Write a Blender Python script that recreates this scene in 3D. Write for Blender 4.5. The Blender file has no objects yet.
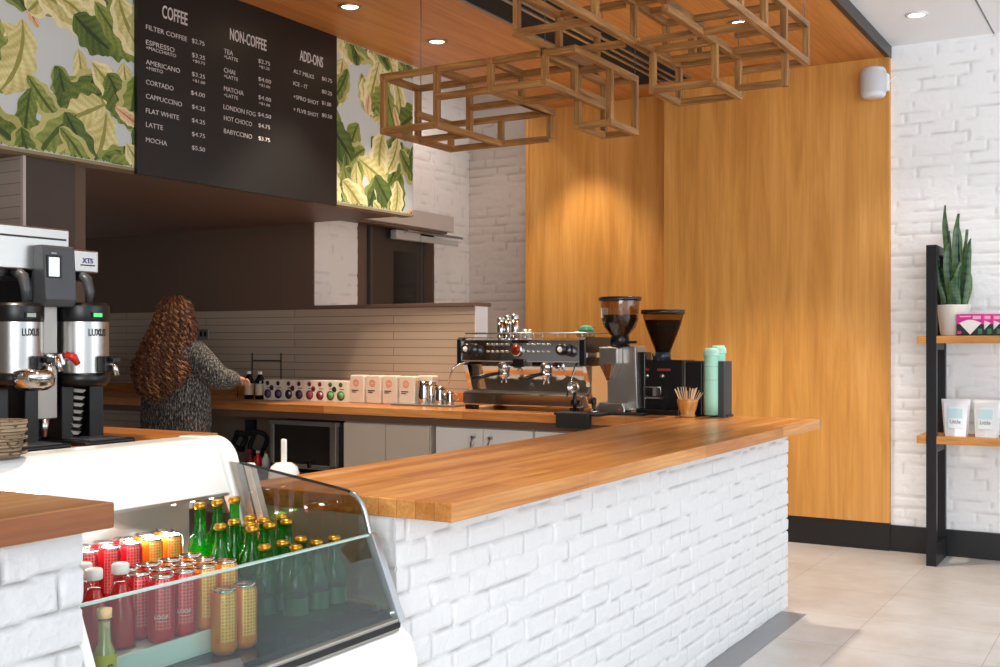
import bpy, bmesh, math, random
import numpy as np
from mathutils import Vector, Matrix
random.seed(7); NR=np.random.RandomState(3)
PI=math.pi
SC=bpy.context.scene
COL=SC.collection
# ---------------------------------------------------------------- survey of the room (camera at the origin, eye height H)
F=1114.; TH=math.atan(660/F); CT=math.cos(TH); ST=math.sin(TH); H=1.5; V0=341.
def ray(u,v):
    a=(u-500)/F; b=(V0-v)/F
    return (CT*a-ST, ST*a+CT, b)
def at(u,v,X=None,Y=None,Z=None):
    r=ray(u,v)
    t = X/r[0] if X is not None else (Y/r[1] if Y is not None else (Z-H)/r[2])
    return (r[0]*t, r[1]*t, r[2]*t+H)
def Yof(u,X): return at(u,341,X=X)[1]
def Xof(u,Y): return at(u,341,Y=Y)[0]
# ---------------------------------------------------------------- materials
def lin(c):
    if isinstance(c,str):
        c=c.lstrip('#'); c=[int(c[i:i+2],16)/255 for i in (0,2,4)]
        c=[x/12.92 if x<=.04045 else ((x+.055)/1.055)**2.4 for x in c]
    return (c[0],c[1],c[2],1)
def newmat(name):
    m=bpy.data.materials.new(name); m.use_nodes=True
    nt=m.node_tree; b=nt.nodes['Principled BSDF']
    return m,nt,b
def sets(b,**k):
    for n,v in k.items():
        n=n.replace('_',' ')
        if n in b.inputs: b.inputs[n].default_value=v
def P(name,col,rough=.5,metal=0.,bump=0,bscale=40,**k):
    m,nt,b=newmat(name)
    b.inputs['Base Color'].default_value=lin(col); b.inputs['Roughness'].default_value=rough
    b.inputs['Metallic'].default_value=metal
    for n,v in k.items():
        b.inputs[n.replace('_',' ')].default_value=v
    if bump:
        n=nt.nodes.new('ShaderNodeTexNoise'); n.inputs['Scale'].default_value=bscale; n.inputs['Detail'].default_value=4
        tc=nt.nodes.new('ShaderNodeTexCoord'); nt.links.new(tc.outputs['Object'],n.inputs['Vector'])
        bp=nt.nodes.new('ShaderNodeBump'); bp.inputs['Strength'].default_value=bump; bp.inputs['Distance'].default_value=.01
        nt.links.new(n.outputs['Fac'],bp.inputs['Height']); nt.links.new(bp.outputs['Normal'],b.inputs['Normal'])
    return m
def N(nt,t,**k):
    n=nt.nodes.new(t)
    for a,v in k.items(): setattr(n,a,v)
    return n
def axes(nt,order,scale=(1,1,1),loc=(0,0,0)):
    """object coordinates with the axes re-ordered, e.g. 'yzx'"""
    tc=N(nt,'ShaderNodeTexCoord'); s=N(nt,'ShaderNodeSeparateXYZ'); c=N(nt,'ShaderNodeCombineXYZ'); mp=N(nt,'ShaderNodeMapping')
    nt.links.new(tc.outputs['Object'],s.inputs[0])
    for i,ch in enumerate(order): nt.links.new(s.outputs['xyz'.index(ch)],c.inputs[i])
    nt.links.new(c.outputs[0],mp.inputs['Vector']); mp.inputs['Scale'].default_value=scale; mp.inputs['Location'].default_value=loc
    return mp.outputs[0]
def ramp(nt,fac,stops):
    r=N(nt,'ShaderNodeValToRGB'); e=r.color_ramp.elements
    e[0].position=stops[0][0]; e[0].color=lin(stops[0][1]); e[1].position=stops[-1][0]; e[1].color=lin(stops[-1][1])
    for p,c in stops[1:-1]:
        q=e.new(p); q.color=lin(c)
    nt.links.new(fac,r.inputs['Fac']); return r.outputs['Color']
def mixc(nt,fac,a,b,mode='MIX'):
    m=N(nt,'ShaderNodeMix'); m.data_type='RGBA'; m.blend_type=mode
    for sock,v in ((m.inputs['Factor'],fac),(m.inputs['A'],a),(m.inputs['B'],b)):
        if hasattr(v,'links'): nt.links.new(v,sock)
        else: sock.default_value=v
    return m.outputs['Result']
def wood(name,order,c0,c1,c2,stave=None,rough=.35,gs=1.,bump=.08,fine=.5):
    """order: first letter runs ALONG the grain"""
    m,nt,b=newmat(name)
    v=axes(nt,order,(1.2*gs,14*gs,14*gs))
    n=N(nt,'ShaderNodeTexNoise'); n.inputs['Scale'].default_value=1.6; n.inputs['Detail'].default_value=6; n.inputs['Roughness'].default_value=.62; n.inputs['Distortion'].default_value=.6
    nt.links.new(v,n.inputs['Vector'])
    col=ramp(nt,n.outputs['Fac'],[(.3,c0),(.5,c1),(.72,c2)])
    v3=axes(nt,order,(3*gs,150*gs,150*gs)); n3=N(nt,'ShaderNodeTexNoise'); n3.inputs['Scale'].default_value=1.; n3.inputs['Detail'].default_value=3
    nt.links.new(v3,n3.inputs['Vector'])
    g3=ramp(nt,n3.outputs['Fac'],[(.35,'#d8d2cc'),(.6,'#ffffff')])
    col=mixc(nt,fine,col,g3,'MULTIPLY')
    if stave:
        vb=axes(nt,order,(1,1,1)); br=N(nt,'ShaderNodeTexBrick'); nt.links.new(vb,br.inputs['Vector'])
        br.offset=.37; br.inputs['Scale'].default_value=1.; br.inputs['Brick Width'].default_value=stave[0]; br.inputs['Row Height'].default_value=stave[1]
        br.inputs['Mortar Size'].default_value=.0008; br.inputs['Color1'].default_value=(1,1,1,1); br.inputs['Color2'].default_value=lin('#d9c3ae'); br.inputs['Mortar'].default_value=lin('#b08a68')
        col=mixc(nt,1.,col,br.outputs['Color'],'MULTIPLY')
    nt.links.new(col,b.inputs['Base Color']); b.inputs['Roughness'].default_value=rough
    bp=N(nt,'ShaderNodeBump'); bp.inputs['Strength'].default_value=bump; bp.inputs['Distance'].default_value=.002
    nt.links.new(n3.outputs['Fac'],bp.inputs['Height']); nt.links.new(bp.outputs['Normal'],b.inputs['Normal'])
    return m
def tiles(name,order,w,h,c1,c2,cm,rough=.3,mort=.003,loc=(0,0,0),offset=.5,bump=.4,stain=None):
    m,nt,b=newmat(name)
    v=axes(nt,order,(1,1,1),loc); br=N(nt,'ShaderNodeTexBrick'); nt.links.new(v,br.inputs['Vector'])
    br.offset=offset; br.inputs['Scale'].default_value=1.; br.inputs['Brick Width'].default_value=w; br.inputs['Row Height'].default_value=h
    br.inputs['Mortar Size'].default_value=mort; br.inputs['Color1'].default_value=lin(c1); br.inputs['Color2'].default_value=lin(c2); br.inputs['Mortar'].default_value=lin(cm)
    br.inputs['Mortar Smooth'].default_value=.2
    col=br.outputs['Color']
    n=N(nt,'ShaderNodeTexNoise'); n.inputs['Scale'].default_value=3.; n.inputs['Detail'].default_value=8; n.inputs['Roughness'].default_value=.65
    nt.links.new(v,n.inputs['Vector'])
    if stain: col=mixc(nt,stain[0],col,ramp(nt,n.outputs['Fac'],[(.3,stain[1]),(.7,stain[2])]),'MULTIPLY')
    nt.links.new(col,b.inputs['Base Color']); b.inputs['Roughness'].default_value=rough
    bp=N(nt,'ShaderNodeBump'); bp.inputs['Strength'].default_value=bump; bp.inputs['Distance'].default_value=.003; bp.invert=True
    nt.links.new(br.outputs['Fac'],bp.inputs['Height']); nt.links.new(bp.outputs['Normal'],b.inputs['Normal'])
    return m
def glass(name,col='#ffffff',rough=.0,alpha_mix=.0,ior=1.45):
    m,nt,b=newmat(name)
    sets(b,Roughness=rough,IOR=ior); b.inputs['Base Color'].default_value=lin(col); b.inputs['Transmission Weight'].default_value=1.
    return m
def thinglass(name,col,refl=.12,tint=1.):
    """architectural pane: transparent with a fresnel sheen"""
    m=bpy.data.materials.new(name); m.use_nodes=True; nt=m.node_tree; nt.nodes.clear()
    o=N(nt,'ShaderNodeOutputMaterial'); t=N(nt,'ShaderNodeBsdfTransparent'); g=N(nt,'ShaderNodeBsdfGlossy'); mx=N(nt,'ShaderNodeMixShader')
    t.inputs['Color'].default_value=lin(col); g.inputs['Roughness'].default_value=0.
    fr=N(nt,'ShaderNodeFresnel'); fr.inputs['IOR'].default_value=1.5
    mt=N(nt,'ShaderNodeMath'); mt.operation='ADD'; mt.inputs[1].default_value=refl
    geo=N(nt,'ShaderNodeNewGeometry'); inv=N(nt,'ShaderNodeMath'); inv.operation='SUBTRACT'; inv.inputs[0].default_value=1.; nt.links.new(geo.outputs['Backfacing'],inv.inputs[1])
    ml=N(nt,'ShaderNodeMath'); ml.operation='MULTIPLY'; nt.links.new(fr.outputs[0],mt.inputs[0]); nt.links.new(mt.outputs[0],ml.inputs[0]); nt.links.new(inv.outputs[0],ml.inputs[1]); nt.links.new(ml.outputs[0],mx.inputs[0])
    nt.links.new(t.outputs[0],mx.inputs[1]); nt.links.new(g.outputs[0],mx.inputs[2]); nt.links.new(mx.outputs[0],o.inputs['Surface'])
    return m
def emis(name,col,s):
    m,nt,b=newmat(name); b.inputs['Base Color'].default_value=lin(col); b.inputs['Emission Color'].default_value=lin(col); b.inputs['Emission Strength'].default_value=s
    return m

M={}
def jointed(m,col,f=.6):
    nt=m.node_tree; b=nt.nodes['Principled BSDF']; a=N(nt,'ShaderNodeAttribute'); a.attribute_name='joint'; ml=N(nt,'ShaderNodeMath'); ml.operation='MULTIPLY'; ml.inputs[1].default_value=f; nt.links.new(a.outputs['Fac'],ml.inputs[0])
    nt.links.new(mixc(nt,ml.outputs[0],tuple(b.inputs['Base Color'].default_value),lin(col)),b.inputs['Base Color']); return m
M['brick']=P('white_painted_brick','#e2e1e1',.55,bump=.35,bscale=55)
M['brick_r']=P('white_wall_brick','#f4f4f5',.6,bump=.3,bscale=45)
M['brick_far']=P('white_painted_brick_far','#e6dfd8',.6,bump=.3,bscale=45)
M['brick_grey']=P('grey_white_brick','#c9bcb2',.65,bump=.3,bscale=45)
M['plaster']=P('white_plaster','#f4f5f7',.8)
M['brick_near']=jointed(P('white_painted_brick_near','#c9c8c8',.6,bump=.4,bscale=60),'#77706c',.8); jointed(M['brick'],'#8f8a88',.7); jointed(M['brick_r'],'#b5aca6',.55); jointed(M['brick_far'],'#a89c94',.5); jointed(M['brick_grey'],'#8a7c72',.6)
M['bar_wood']=wood('bar_top_oak','yxz','#bd7838','#dc9a54','#eeb46e',(1.1,.062),rough=.3,gs=.8)
M['counter_wood']=wood('counter_oak','xyz','#b87036','#d28e4e','#e6a866',(1.1,.06),rough=.3,gs=.8)
M['left_wood']=wood('left_bar_oak','yxz','#a87442','#c08c54','#d4a46c',(1.6,.09),rough=.4,gs=.7,bump=.2)
M['panel_wood']=wood('panel_veneer','zxy','#c5873e','#d89a4c','#e6aa5e',None,rough=.42,gs=.42,bump=.05,fine=.25)
M['ceil_wood']=wood('ceiling_veneer','yxz','#c27c3c','#d28a48','#dc9650',None,rough=.45,gs=.35,bump=.03)
M['frame_wood']=wood('raw_timber','xyz','#6a4420','#9a6a36','#c09052',None,rough=.55,gs=1.5,bump=.3)
M['shelf_wood']=wood('shelf_oak','xyz','#b0702f','#cd8f45','#dba55c',(2.,.12),rough=.4)
M['floor']=tiles('floor_tiles','xyz',.64,.64,'#d9d8d6','#d1cecb','#aeaaa5',rough=.38,mort=.0022,loc=(1.347+.64*8,-5.56+.64*14,0),offset=.0,bump=.3,stain=(.75,'#d9cfc6','#ffffff'))
M['strip']=P('grey_floor_strip','#8d8f92',.45,bump=.1)
M['tile']=tiles('taupe_wall_tile','xzy',1.9,.0585,'#b8a590','#b09c88','#60524a',rough=.32,mort=.0022,loc=(.1,.0105,0),bump=.6,offset=.5)
M['tile_col']=tiles('taupe_column_tile','xzy',.5,.0585,'#a89c92','#a09488','#6e6258',rough=.35,mort=.002,bump=.5)
M['brown']=P('dark_brown_wall','#6b5446',.5)
M['brown2']=P('dark_recess','#40342c',.6)
M['brownstrip']=P('brown_trim','#5a4636',.6)
M['black']=P('black_skirting','#15171b',.35)
M['blackmetal']=P('black_powder_steel','#14151a',.4,.3)
M['menu']=P('menu_board_black','#0f0e0e',.4)
M['menu_ink']=P('menu_white_ink','#c9c4c0',.6)
M['steel']=P('brushed_steel','#c2c0bc',.28,1.)
M['steel_d']=P('dull_steel','#aaa6a0',.42,.9)
M['steel_l']=P('satin_steel_light','#c8c3bc',.5,.25)
M['chrome']=P('chrome','#dcdcdc',.08,1.)
M['alu']=P('aluminium','#b4b6b8',.35,1.)
M['white']=P('white_gloss','#efefec',.22,Coat_Weight=.3)
M['cream']=P('cream_laminate','#d3c6b6',.45)
M['plastic_b']=P('black_plastic','#0d0e10',.32)
M['rubber']=P('black_rubber','#101010',.7)
M['grey_pl']=P('dark_grey_plastic','#45484c',.38)
M['screen']=emis('lit_screen','#c8d8dc',.9)
M['lamp']=emis('lamp_glow','#ffe6c0',14.)
M['lampw']=emis('lamp_glow_white','#fff4e6',6.)
M['pane']=thinglass('case_glass','#dfeae6',.02)
M['side_pane']=thinglass('tinted_side_glass','#d2cec8',.03)
M['hopper']=thinglass('hopper_plastic','#cdbfb0',.05)
def tintglass(name,col,tcol,f=.3):
    m=thinglass(name,col,.02); nt=m.node_tree; o=[n for n in nt.nodes if n.type=='OUTPUT_MATERIAL'][0]; src=o.inputs['Surface'].links[0].from_socket
    tr=N(nt,'ShaderNodeBsdfTranslucent'); tr.inputs['Color'].default_value=lin(tcol); mx=N(nt,'ShaderNodeMixShader'); mx.inputs[0].default_value=f
    nt.links.new(src,mx.inputs[1]); nt.links.new(tr.outputs[0],mx.inputs[2]); nt.links.new(mx.outputs[0],o.inputs['Surface']); return m
M['green_glass']=tintglass('green_bottle_glass','#79cf74','#2fae38',.32)
M['clear_glass']=thinglass('clear_bottle_glass','#eef3f0',.05)
M['red_liquid']=P('red_drink','#d3181c',.12,Coat_Weight=.6)
M['yellow_liquid']=P('amber_drink','#caa24a',.15)
M['green_in']=P('green_drink','#3f9d3a',.3)
M['gold']=P('gold_cap','#b98a2a',.3,.9)
M['bean']=P('coffee_beans','#2a160c',.5,bump=1.,bscale=120)
M['red']=P('red_plastic','#d1261c',.3)
M['mint']=P('mint_paper','#a3dcc4',.55)
M['paper']=P('white_paper','#ece8e2',.6)
M['bamboo']=wood('bamboo','zxy','#b8742e','#cf8f45','#e0a65c',None,rough=.35,gs=2)
M['stick']=P('birch_sticks','#e2c09a',.6)
M['soil']=P('potting_soil','#2a1e16',.9,bump=1)
M['skin']=P('skin','#c9967a',.5,Subsurface_Weight=.1)
M['trouser']=P('dark_trousers','#1c1d22',.8)
M['shoe']=P('black_shoe','#111111',.5)
M['pink']=P('magenta_card','#d81e8c',.4)
M['card_b']=P('black_card','#15151a',.4)
M['card_g']=P('green_card','#2f7d4c',.5)
M['peach']=P('peach_print','#e0906c',.6)
M['ink']=P('dark_ink','#26221f',.6)
M['syrup']=P('dark_syrup_bottle','#160d0a',.12)
M['label_c']=P('cream_label','#cdb898',.6)
M['box_c']=P('cream_box','#e6dccc',.55)
M['purple']=P('plum_print','#3c1f38',.5)
M['maroon']=P('berry_print','#6b1c30',.5)
M['greenp']=P('leaf_print','#2f6b34',.5)
M['dgreen']=P('dark_green_print','#173322',.5)
M['blue']=P('pale_blue_print','#bfdbe0',.6)
M['wicker']=tiles('wicker','xzy',.02,.008,'#8a7358','#a08a6c','#4a3a2a',rough=.8,mort=.001)
M['inner']=P('case_liner','#a9afaa',.35,.4)
M['deck']=P('case_black_deck','#1f2426',.15)
M['olive']=P('olive_towel','#6c7a4a',.8)
M['wire']=P('thin_wire','#777777',.4,.8)

def canmat(name,base,dot):
    m,nt,b=newmat(name)
    tc=N(nt,'ShaderNodeTexCoord'); s=N(nt,'ShaderNodeSeparateXYZ'); nt.links.new(tc.outputs['Object'],s.inputs[0])
    an=N(nt,'ShaderNodeMath'); an.operation='ARCTAN2'; nt.links.new(s.outputs[1],an.inputs[0]); nt.links.new(s.outputs[0],an.inputs[1])
    sc=N(nt,'ShaderNodeMath'); sc.operation='MULTIPLY'; sc.inputs[1].default_value=.029; nt.links.new(an.outputs[0],sc.inputs[0])
    # polka rings: 2 families of offset circle grids
    def grid(val,step,off):
        a=N(nt,'ShaderNodeMath'); a.operation='ADD'; a.inputs[1].default_value=off+step*50; nt.links.new(val,a.inputs[0])
        q=N(nt,'ShaderNodeMath'); q.operation='MODULO'; q.inputs[1].default_value=step; nt.links.new(a.outputs[0],q.inputs[0])
        r=N(nt,'ShaderNodeMath'); r.operation='SUBTRACT'; r.inputs[1].default_value=step/2; nt.links.new(q.outputs[0],r.inputs[0]); 
        p=N(nt,'ShaderNodeMath'); p.operation='POWER'; p.inputs[1].default_value=2; 
        ab=N(nt,'ShaderNodeMath'); ab.operation='ABSOLUTE'; nt.links.new(r.outputs[0],ab.inputs[0]); nt.links.new(ab.outputs[0],p.inputs[0]); return p.outputs[0]
    rings=[]
    for off in (0.,.5):
        st=.0152
        A=grid(sc.outputs[0],st,off*st); B=grid(s.outputs[2],st,off*st)
        ad=N(nt,'ShaderNodeMath'); ad.operation='ADD'; nt.links.new(A,ad.inputs[0]); nt.links.new(B,ad.inputs[1])
        sq=N(nt,'ShaderNodeMath'); sq.operation='SQRT'; nt.links.new(ad.outputs[0],sq.inputs[0])
        su=N(nt,'ShaderNodeMath'); su.operation='SUBTRACT'; su.inputs[1].default_value=.0042; nt.links.new(sq.outputs[0],su.inputs[0])
        ab=N(nt,'ShaderNodeMath'); ab.operation='ABSOLUTE'; nt.links.new(su.outputs[0],ab.inputs[0])
        lt=N(nt,'ShaderNodeMath'); lt.operation='LESS_THAN'; lt.inputs[1].default_value=.0012; nt.links.new(ab.outputs[0],lt.inputs[0]); rings.append(lt.outputs[0])
    mx=N(nt,'ShaderNodeMath'); mx.operation='MAXIMUM'; nt.links.new(rings[0],mx.inputs[0]); nt.links.new(rings[1],mx.inputs[1])
    # the rings cover a vertical band only
    cs=N(nt,'ShaderNodeMath'); cs.operation='GREATER_THAN'; cs.inputs[1].default_value=-.7; nt.links.new(an.outputs[0],cs.inputs[0])
    cs2=N(nt,'ShaderNodeMath'); cs2.operation='LESS_THAN'; cs2.inputs[1].default_value=.55; nt.links.new(an.outputs[0],cs2.inputs[0])
    zz=N(nt,'ShaderNodeMath'); zz.operation='GREATER_THAN'; zz.inputs[1].default_value=.03; nt.links.new(s.outputs[2],zz.inputs[0])
    f=mx.outputs[0]
    for o in (cs,cs2,zz):
        q=N(nt,'ShaderNodeMath'); q.operation='MULTIPLY'; nt.links.new(f,q.inputs[0]); nt.links.new(o.outputs[0],q.inputs[1]); f=q.outputs[0]
    nt.links.new(mixc(nt,f,lin(base),lin(dot)),b.inputs['Base Color']); b.inputs['Roughness'].default_value=.3; b.inputs['Metallic'].default_value=.25
    return m
M['can_red']=canmat('red_can_print','#c91f2c','#ef7a78')
M['can_or']=canmat('orange_can_print','#e8801c','#fbc46a')
def knit():
    m,nt,b=newmat('grey_knit_wool')
    v=axes(nt,'xyz',(1,1,.35)); n=N(nt,'ShaderNodeTexNoise'); n.inputs['Scale'].default_value=140; n.inputs['Detail'].default_value=3; nt.links.new(v,n.inputs['Vector'])
    nt.links.new(ramp(nt,n.outputs['Fac'],[(.38,'#1f1e20'),(.52,'#4a4744'),(.68,'#9c948a')]),b.inputs['Base Color']); b.inputs['Roughness'].default_value=.95
    w=N(nt,'ShaderNodeTexWave'); w.inputs['Scale'].default_value=22; w.inputs['Distortion'].default_value=1.; tc=N(nt,'ShaderNodeTexCoord'); nt.links.new(tc.outputs['Object'],w.inputs['Vector'])
    bp=N(nt,'ShaderNodeBump'); bp.inputs['Strength'].default_value=.7; bp.inputs['Distance'].default_value=.01
    ad=N(nt,'ShaderNodeMath'); ad.operation='ADD'; nt.links.new(n.outputs['Fac'],ad.inputs[0]); nt.links.new(w.outputs['Fac'],ad.inputs[1])
    nt.links.new(ad.outputs[0],bp.inputs['Height']); nt.links.new(bp.outputs['Normal'],b.inputs['Normal']); return m
M['knit']=knit()
def attrmat(name,rough=.6):
    m,nt,b=newmat(name); a=N(nt,'ShaderNodeAttribute'); a.attribute_name='Col'; nt.links.new(a.outputs['Color'],b.inputs['Base Color']); b.inputs['Roughness'].default_value=rough; return m
M['print']=attrmat('leaf_wallpaper_print',.65)
M['hair']=attrmat('curly_auburn_hair',.5)
M['leaf']=attrmat('snake_plant_leaf',.4)
# ---------------------------------------------------------------- mesh helpers
class MB:
    def __init__(s): s.bm=bmesh.new()
    def box(s,x0,x1,y0,y1,z0,z1,mat=None,mi=0):
        x0,x1=sorted((x0,x1)); y0,y1=sorted((y0,y1)); z0,z1=sorted((z0,z1))
        vs=[s.bm.verts.new(p) for p in ((x0,y0,z0),(x1,y0,z0),(x1,y1,z0),(x0,y1,z0),(x0,y0,z1),(x1,y0,z1),(x1,y1,z1),(x0,y1,z1))]
        if mat:
            for v in vs: v.co=mat@v.co
        for f in ((3,2,1,0),(4,5,6,7),(0,1,5,4),(1,2,6,5),(2,3,7,6),(3,0,4,7)):
            q=s.bm.faces.new([vs[i] for i in f]); q.material_index=mi
        return s
    def lathe(s,prof,c=(0,0,0),n=24,mi=0,mat=None,caps=True,smooth=True):
        rings=[]
        for r,z in prof:
            if r<1e-6:
                v=s.bm.verts.new((c[0],c[1],c[2]+z)); rings.append([v])
            else:
                rings.append([s.bm.verts.new((c[0]+r*math.cos(2*PI*i/n),c[1]+r*math.sin(2*PI*i/n),c[2]+z)) for i in range(n)])
        if mat:
            for R in rings:
                for v in R: v.co=mat@v.co
        for a,b in zip(rings,rings[1:]):
            for i in range(n):
                j=(i+1)%n
                if len(a)==1 and len(b)==1: continue
                if len(a)==1: f=s.bm.faces.new((a[0],b[j],b[i])) 
                elif len(b)==1: f=s.bm.faces.new((a[i],a[j],b[0]))
                else: f=s.bm.faces.new((a[i],a[j],b[j],b[i]))
                f.material_index=mi; f.smooth=smooth
        if caps:
            if len(rings[0])>1: f=s.bm.faces.new(rings[0][::-1]); f.material_index=mi
            if len(rings[-1])>1: f=s.bm.faces.new(rings[-1]); f.material_index=mi
        return s
    def tube(s,pts,r,n=8,mi=0,caps=True):
        pts=[Vector(p) for p in pts]; rings=[]; up=Vector((.13,.29,.95)).normalized()
        for i,p in enumerate(pts):
            t=(pts[min(i+1,len(pts)-1)]-pts[max(i-1,0)]).normalized()
            a=t.cross(up); 
            if a.length<1e-3: a=t.cross(Vector((1,0,0)))
            a.normalize(); b=t.cross(a); up=-b if False else up
            rr=r[i] if isinstance(r,(list,tuple)) else r
            rings.append([s.bm.verts.new(p+rr*(a*math.cos(2*PI*k/n)+b*math.sin(2*PI*k/n))) for k in range(n)])
        for A,B in zip(rings,rings[1:]):
            for k in range(n):
                f=s.bm.faces.new((A[k],A[(k+1)%n],B[(k+1)%n],B[k])); f.smooth=True; f.material_index=mi
        if caps:
            for R in (rings[0][::-1],rings[-1]):
                f=s.bm.faces.new(R); f.material_index=mi
        return s
    def prism(s,poly,axis,a0,a1,mi=0):
        """poly: list of 2-D points in the plane perpendicular to axis; x:(y,z) y:(x,z) z:(x,y)"""
        def mk(p,a): return {'x':(a,p[0],p[1]),'y':(p[0],a,p[1]),'z':(p[0],p[1],a)}[axis]
        A=[s.bm.verts.new(mk(p,a0)) for p in poly]; B=[s.bm.verts.new(mk(p,a1)) for p in poly]; n=len(poly)
        fs=[s.bm.faces.new(A),s.bm.faces.new(B[::-1])]
        for i in range(n): fs.append(s.bm.faces.new((A[i],B[i],B[(i+1)%n],A[(i+1)%n])))
        for f in fs: f.material_index=mi
        return s
    def build(s,name,mats,parent=None,bevel=0,seg=2,fix=True,kind=None):
        if fix: bmesh.ops.recalc_face_normals(s.bm,faces=s.bm.faces)
        me=bpy.data.meshes.new(name); s.bm.to_mesh(me); s.bm.free()
        return link(name,me,mats,parent,bevel,seg,kind)
def link(name,me,mats,parent=None,bevel=0,seg=2,kind=None):
    o=bpy.data.objects.new(name,me)
    if not isinstance(mats,(list,tuple)): mats=[mats]
    for m in mats: me.materials.append(M[m] if isinstance(m,str) else m)
    COL.objects.link(o)
    if parent is not None: o.parent=parent
    if bevel:
        b=o.modifiers.new('bevel','BEVEL'); b.width=bevel; b.segments=seg; b.limit_method='ANGLE'; b.angle_limit=math.radians(40); b.harden_normals=False
    if kind: o['kind']=kind
    return o
def empty(name,label,cat,loc=(0,0,0),rz=0,group=None):
    o=bpy.data.objects.new(name,None); COL.objects.link(o); o.empty_display_size=.05
    o.location=loc; o.rotation_euler=(0,0,rz); o['label']=label; o['category']=cat
    if group: o['group']=group
    return o
def tag(o,label,cat,group=None):
    o['label']=label; o['category']=cat
    if group: o['group']=group
    return o
def dup(root,loc=None,label=None,rz=None):
    r=root.copy(); COL.objects.link(r)
    if loc is not None: r.location=loc
    if rz is not None: r.rotation_euler=(0,0,rz)
    if label: r['label']=label
    for ch in list(root.children):
        c=ch.copy(); COL.objects.link(c); c.parent=r
        for g in list(ch.children):
            d=g.copy(); COL.objects.link(d); d.parent=c
    return r
def textmesh(body,width,height,bold=0.,depth=.0006):
    cu=bpy.data.curves.new('t','FONT'); cu.body=body; cu.extrude=depth; cu.offset=bold; cu.resolution_u=3
    ob=bpy.data.objects.new('t',cu); COL.objects.link(ob)
    dg=bpy.context.evaluated_depsgraph_get(); me=bpy.data.meshes.new_from_object(ob.evaluated_get(dg))
    bpy.data.objects.remove(ob); bpy.data.curves.remove(cu)
    co=np.array([v.co[:] for v in me.vertices]); mn=co.min(0); mx=co.max(0)
    sx=width/(mx[0]-mn[0]); sy=height/(mx[1]-mn[1])
    for v in me.vertices: v.co=((v.co.x-mn[0])*sx,(v.co.y-max(mn[1],min(0,mn[1])))*sy,v.co.z)
    me.materials.clear(); return me
FX=Matrix(((0,0,1,0),(1,0,0,0),(0,1,0,0),(0,0,0,1)))     # text facing +X
FY=Matrix(((1,0,0,0),(0,0,-1,0),(0,1,0,0),(0,0,0,1)))    # text facing -Y
def text(name,body,w,h,pos,face,mat,parent=None,bold=0.,depth=.0006):
    me=textmesh(body,w,h,bold,depth); me.transform(Matrix.Translation(pos)@face)
    return link(name,me,mat,parent)

def value_noise(U,V,scale,seed):
    r=np.random.RandomState(seed); G=r.rand(256,256)
    u=U/scale; v=V/scale; iu=np.floor(u).astype(int); iv=np.floor(v).astype(int); fu=u-iu; fv=v-iv
    fu=fu*fu*(3-2*fu); fv=fv*fv*(3-2*fv)
    g=lambda a,b:G[a%256,b%256]
    return (g(iu,iv)*(1-fu)*(1-fv)+g(iu+1,iv)*fu*(1-fv)+g(iu,iv+1)*(1-fu)*fv+g(iu+1,iv+1)*fu*fv)
JOINT=[]
def brickfield(verts,faces,o,u,v,n,W,Hh,res=.01,course=.075,length=.225,seed=1,depth=.009,rough=.004):
    """height field of painted brickwork appended to verts / faces"""
    o=np.array(o,float);u=np.array(u,float);v=np.array(v,float);n=np.array(n,float)
    nu=max(2,int(W/res)+1); nv=max(2,int(Hh/res)+1)
    U,V=np.meshgrid(np.linspace(0,W,nu),np.linspace(0,Hh,nv),indexing='ij')
    wob=(value_noise(U,V,.12,seed)-.5)*.012; wob2=(value_noise(U,V,.1,seed+1)-.5)*.014
    Vv=V+wob; row=np.floor(Vv/course); fv=Vv/course-row
    r=np.random.RandomState(seed+5); ro=r.rand(400)*.35; bo=r.rand(400,400)
    Uu=U+wob2+length*(.5*(row%2)+ro[row.astype(int)%400]); colm=np.floor(Uu/length); fu=Uu/length-colm
    e=.0075
    dv=np.minimum(fv,1-fv)*course; du=np.minimum(fu,1-fu)*length
    sm=lambda x:np.clip(x,0,1)**2*(3-2*np.clip(x,0,1))
    jd=.003+.004*value_noise(U,V,.2,seed+8)
    k=sm((dv-.0015)/jd)*sm((du-.0015)/jd)
    b=bo[row.astype(int)%400,colm.astype(int)%400]
    hgt=-depth*(1-k)+k*(b-.5)*.003 + (value_noise(U,V,.03,seed+2)-.5)*rough+(value_noise(U,V,.012,seed+3)-.5)*rough*.6
    JOINT.extend((1-sm((dv-.0005)/.0035)*sm((du-.0005)/.0035)).ravel()*(.35+.65*value_noise(U,V,.08,seed+12)).ravel())
    base=len(verts)
    Pn=o[None,None,:]+U[...,None]*u+V[...,None]*v+hgt[...,None]*n
    verts.extend(map(tuple,Pn.reshape(-1,3)))
    idx=np.arange(nu*nv).reshape(nu,nv)+base
    q=np.stack([idx[:-1,:-1],idx[1:,:-1],idx[1:,1:],idx[:-1,1:]],-1).reshape(-1,4)
    if np.dot(np.cross(u,v),n)<0: q=q[:,::-1]
    faces.extend(map(tuple,q))
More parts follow.
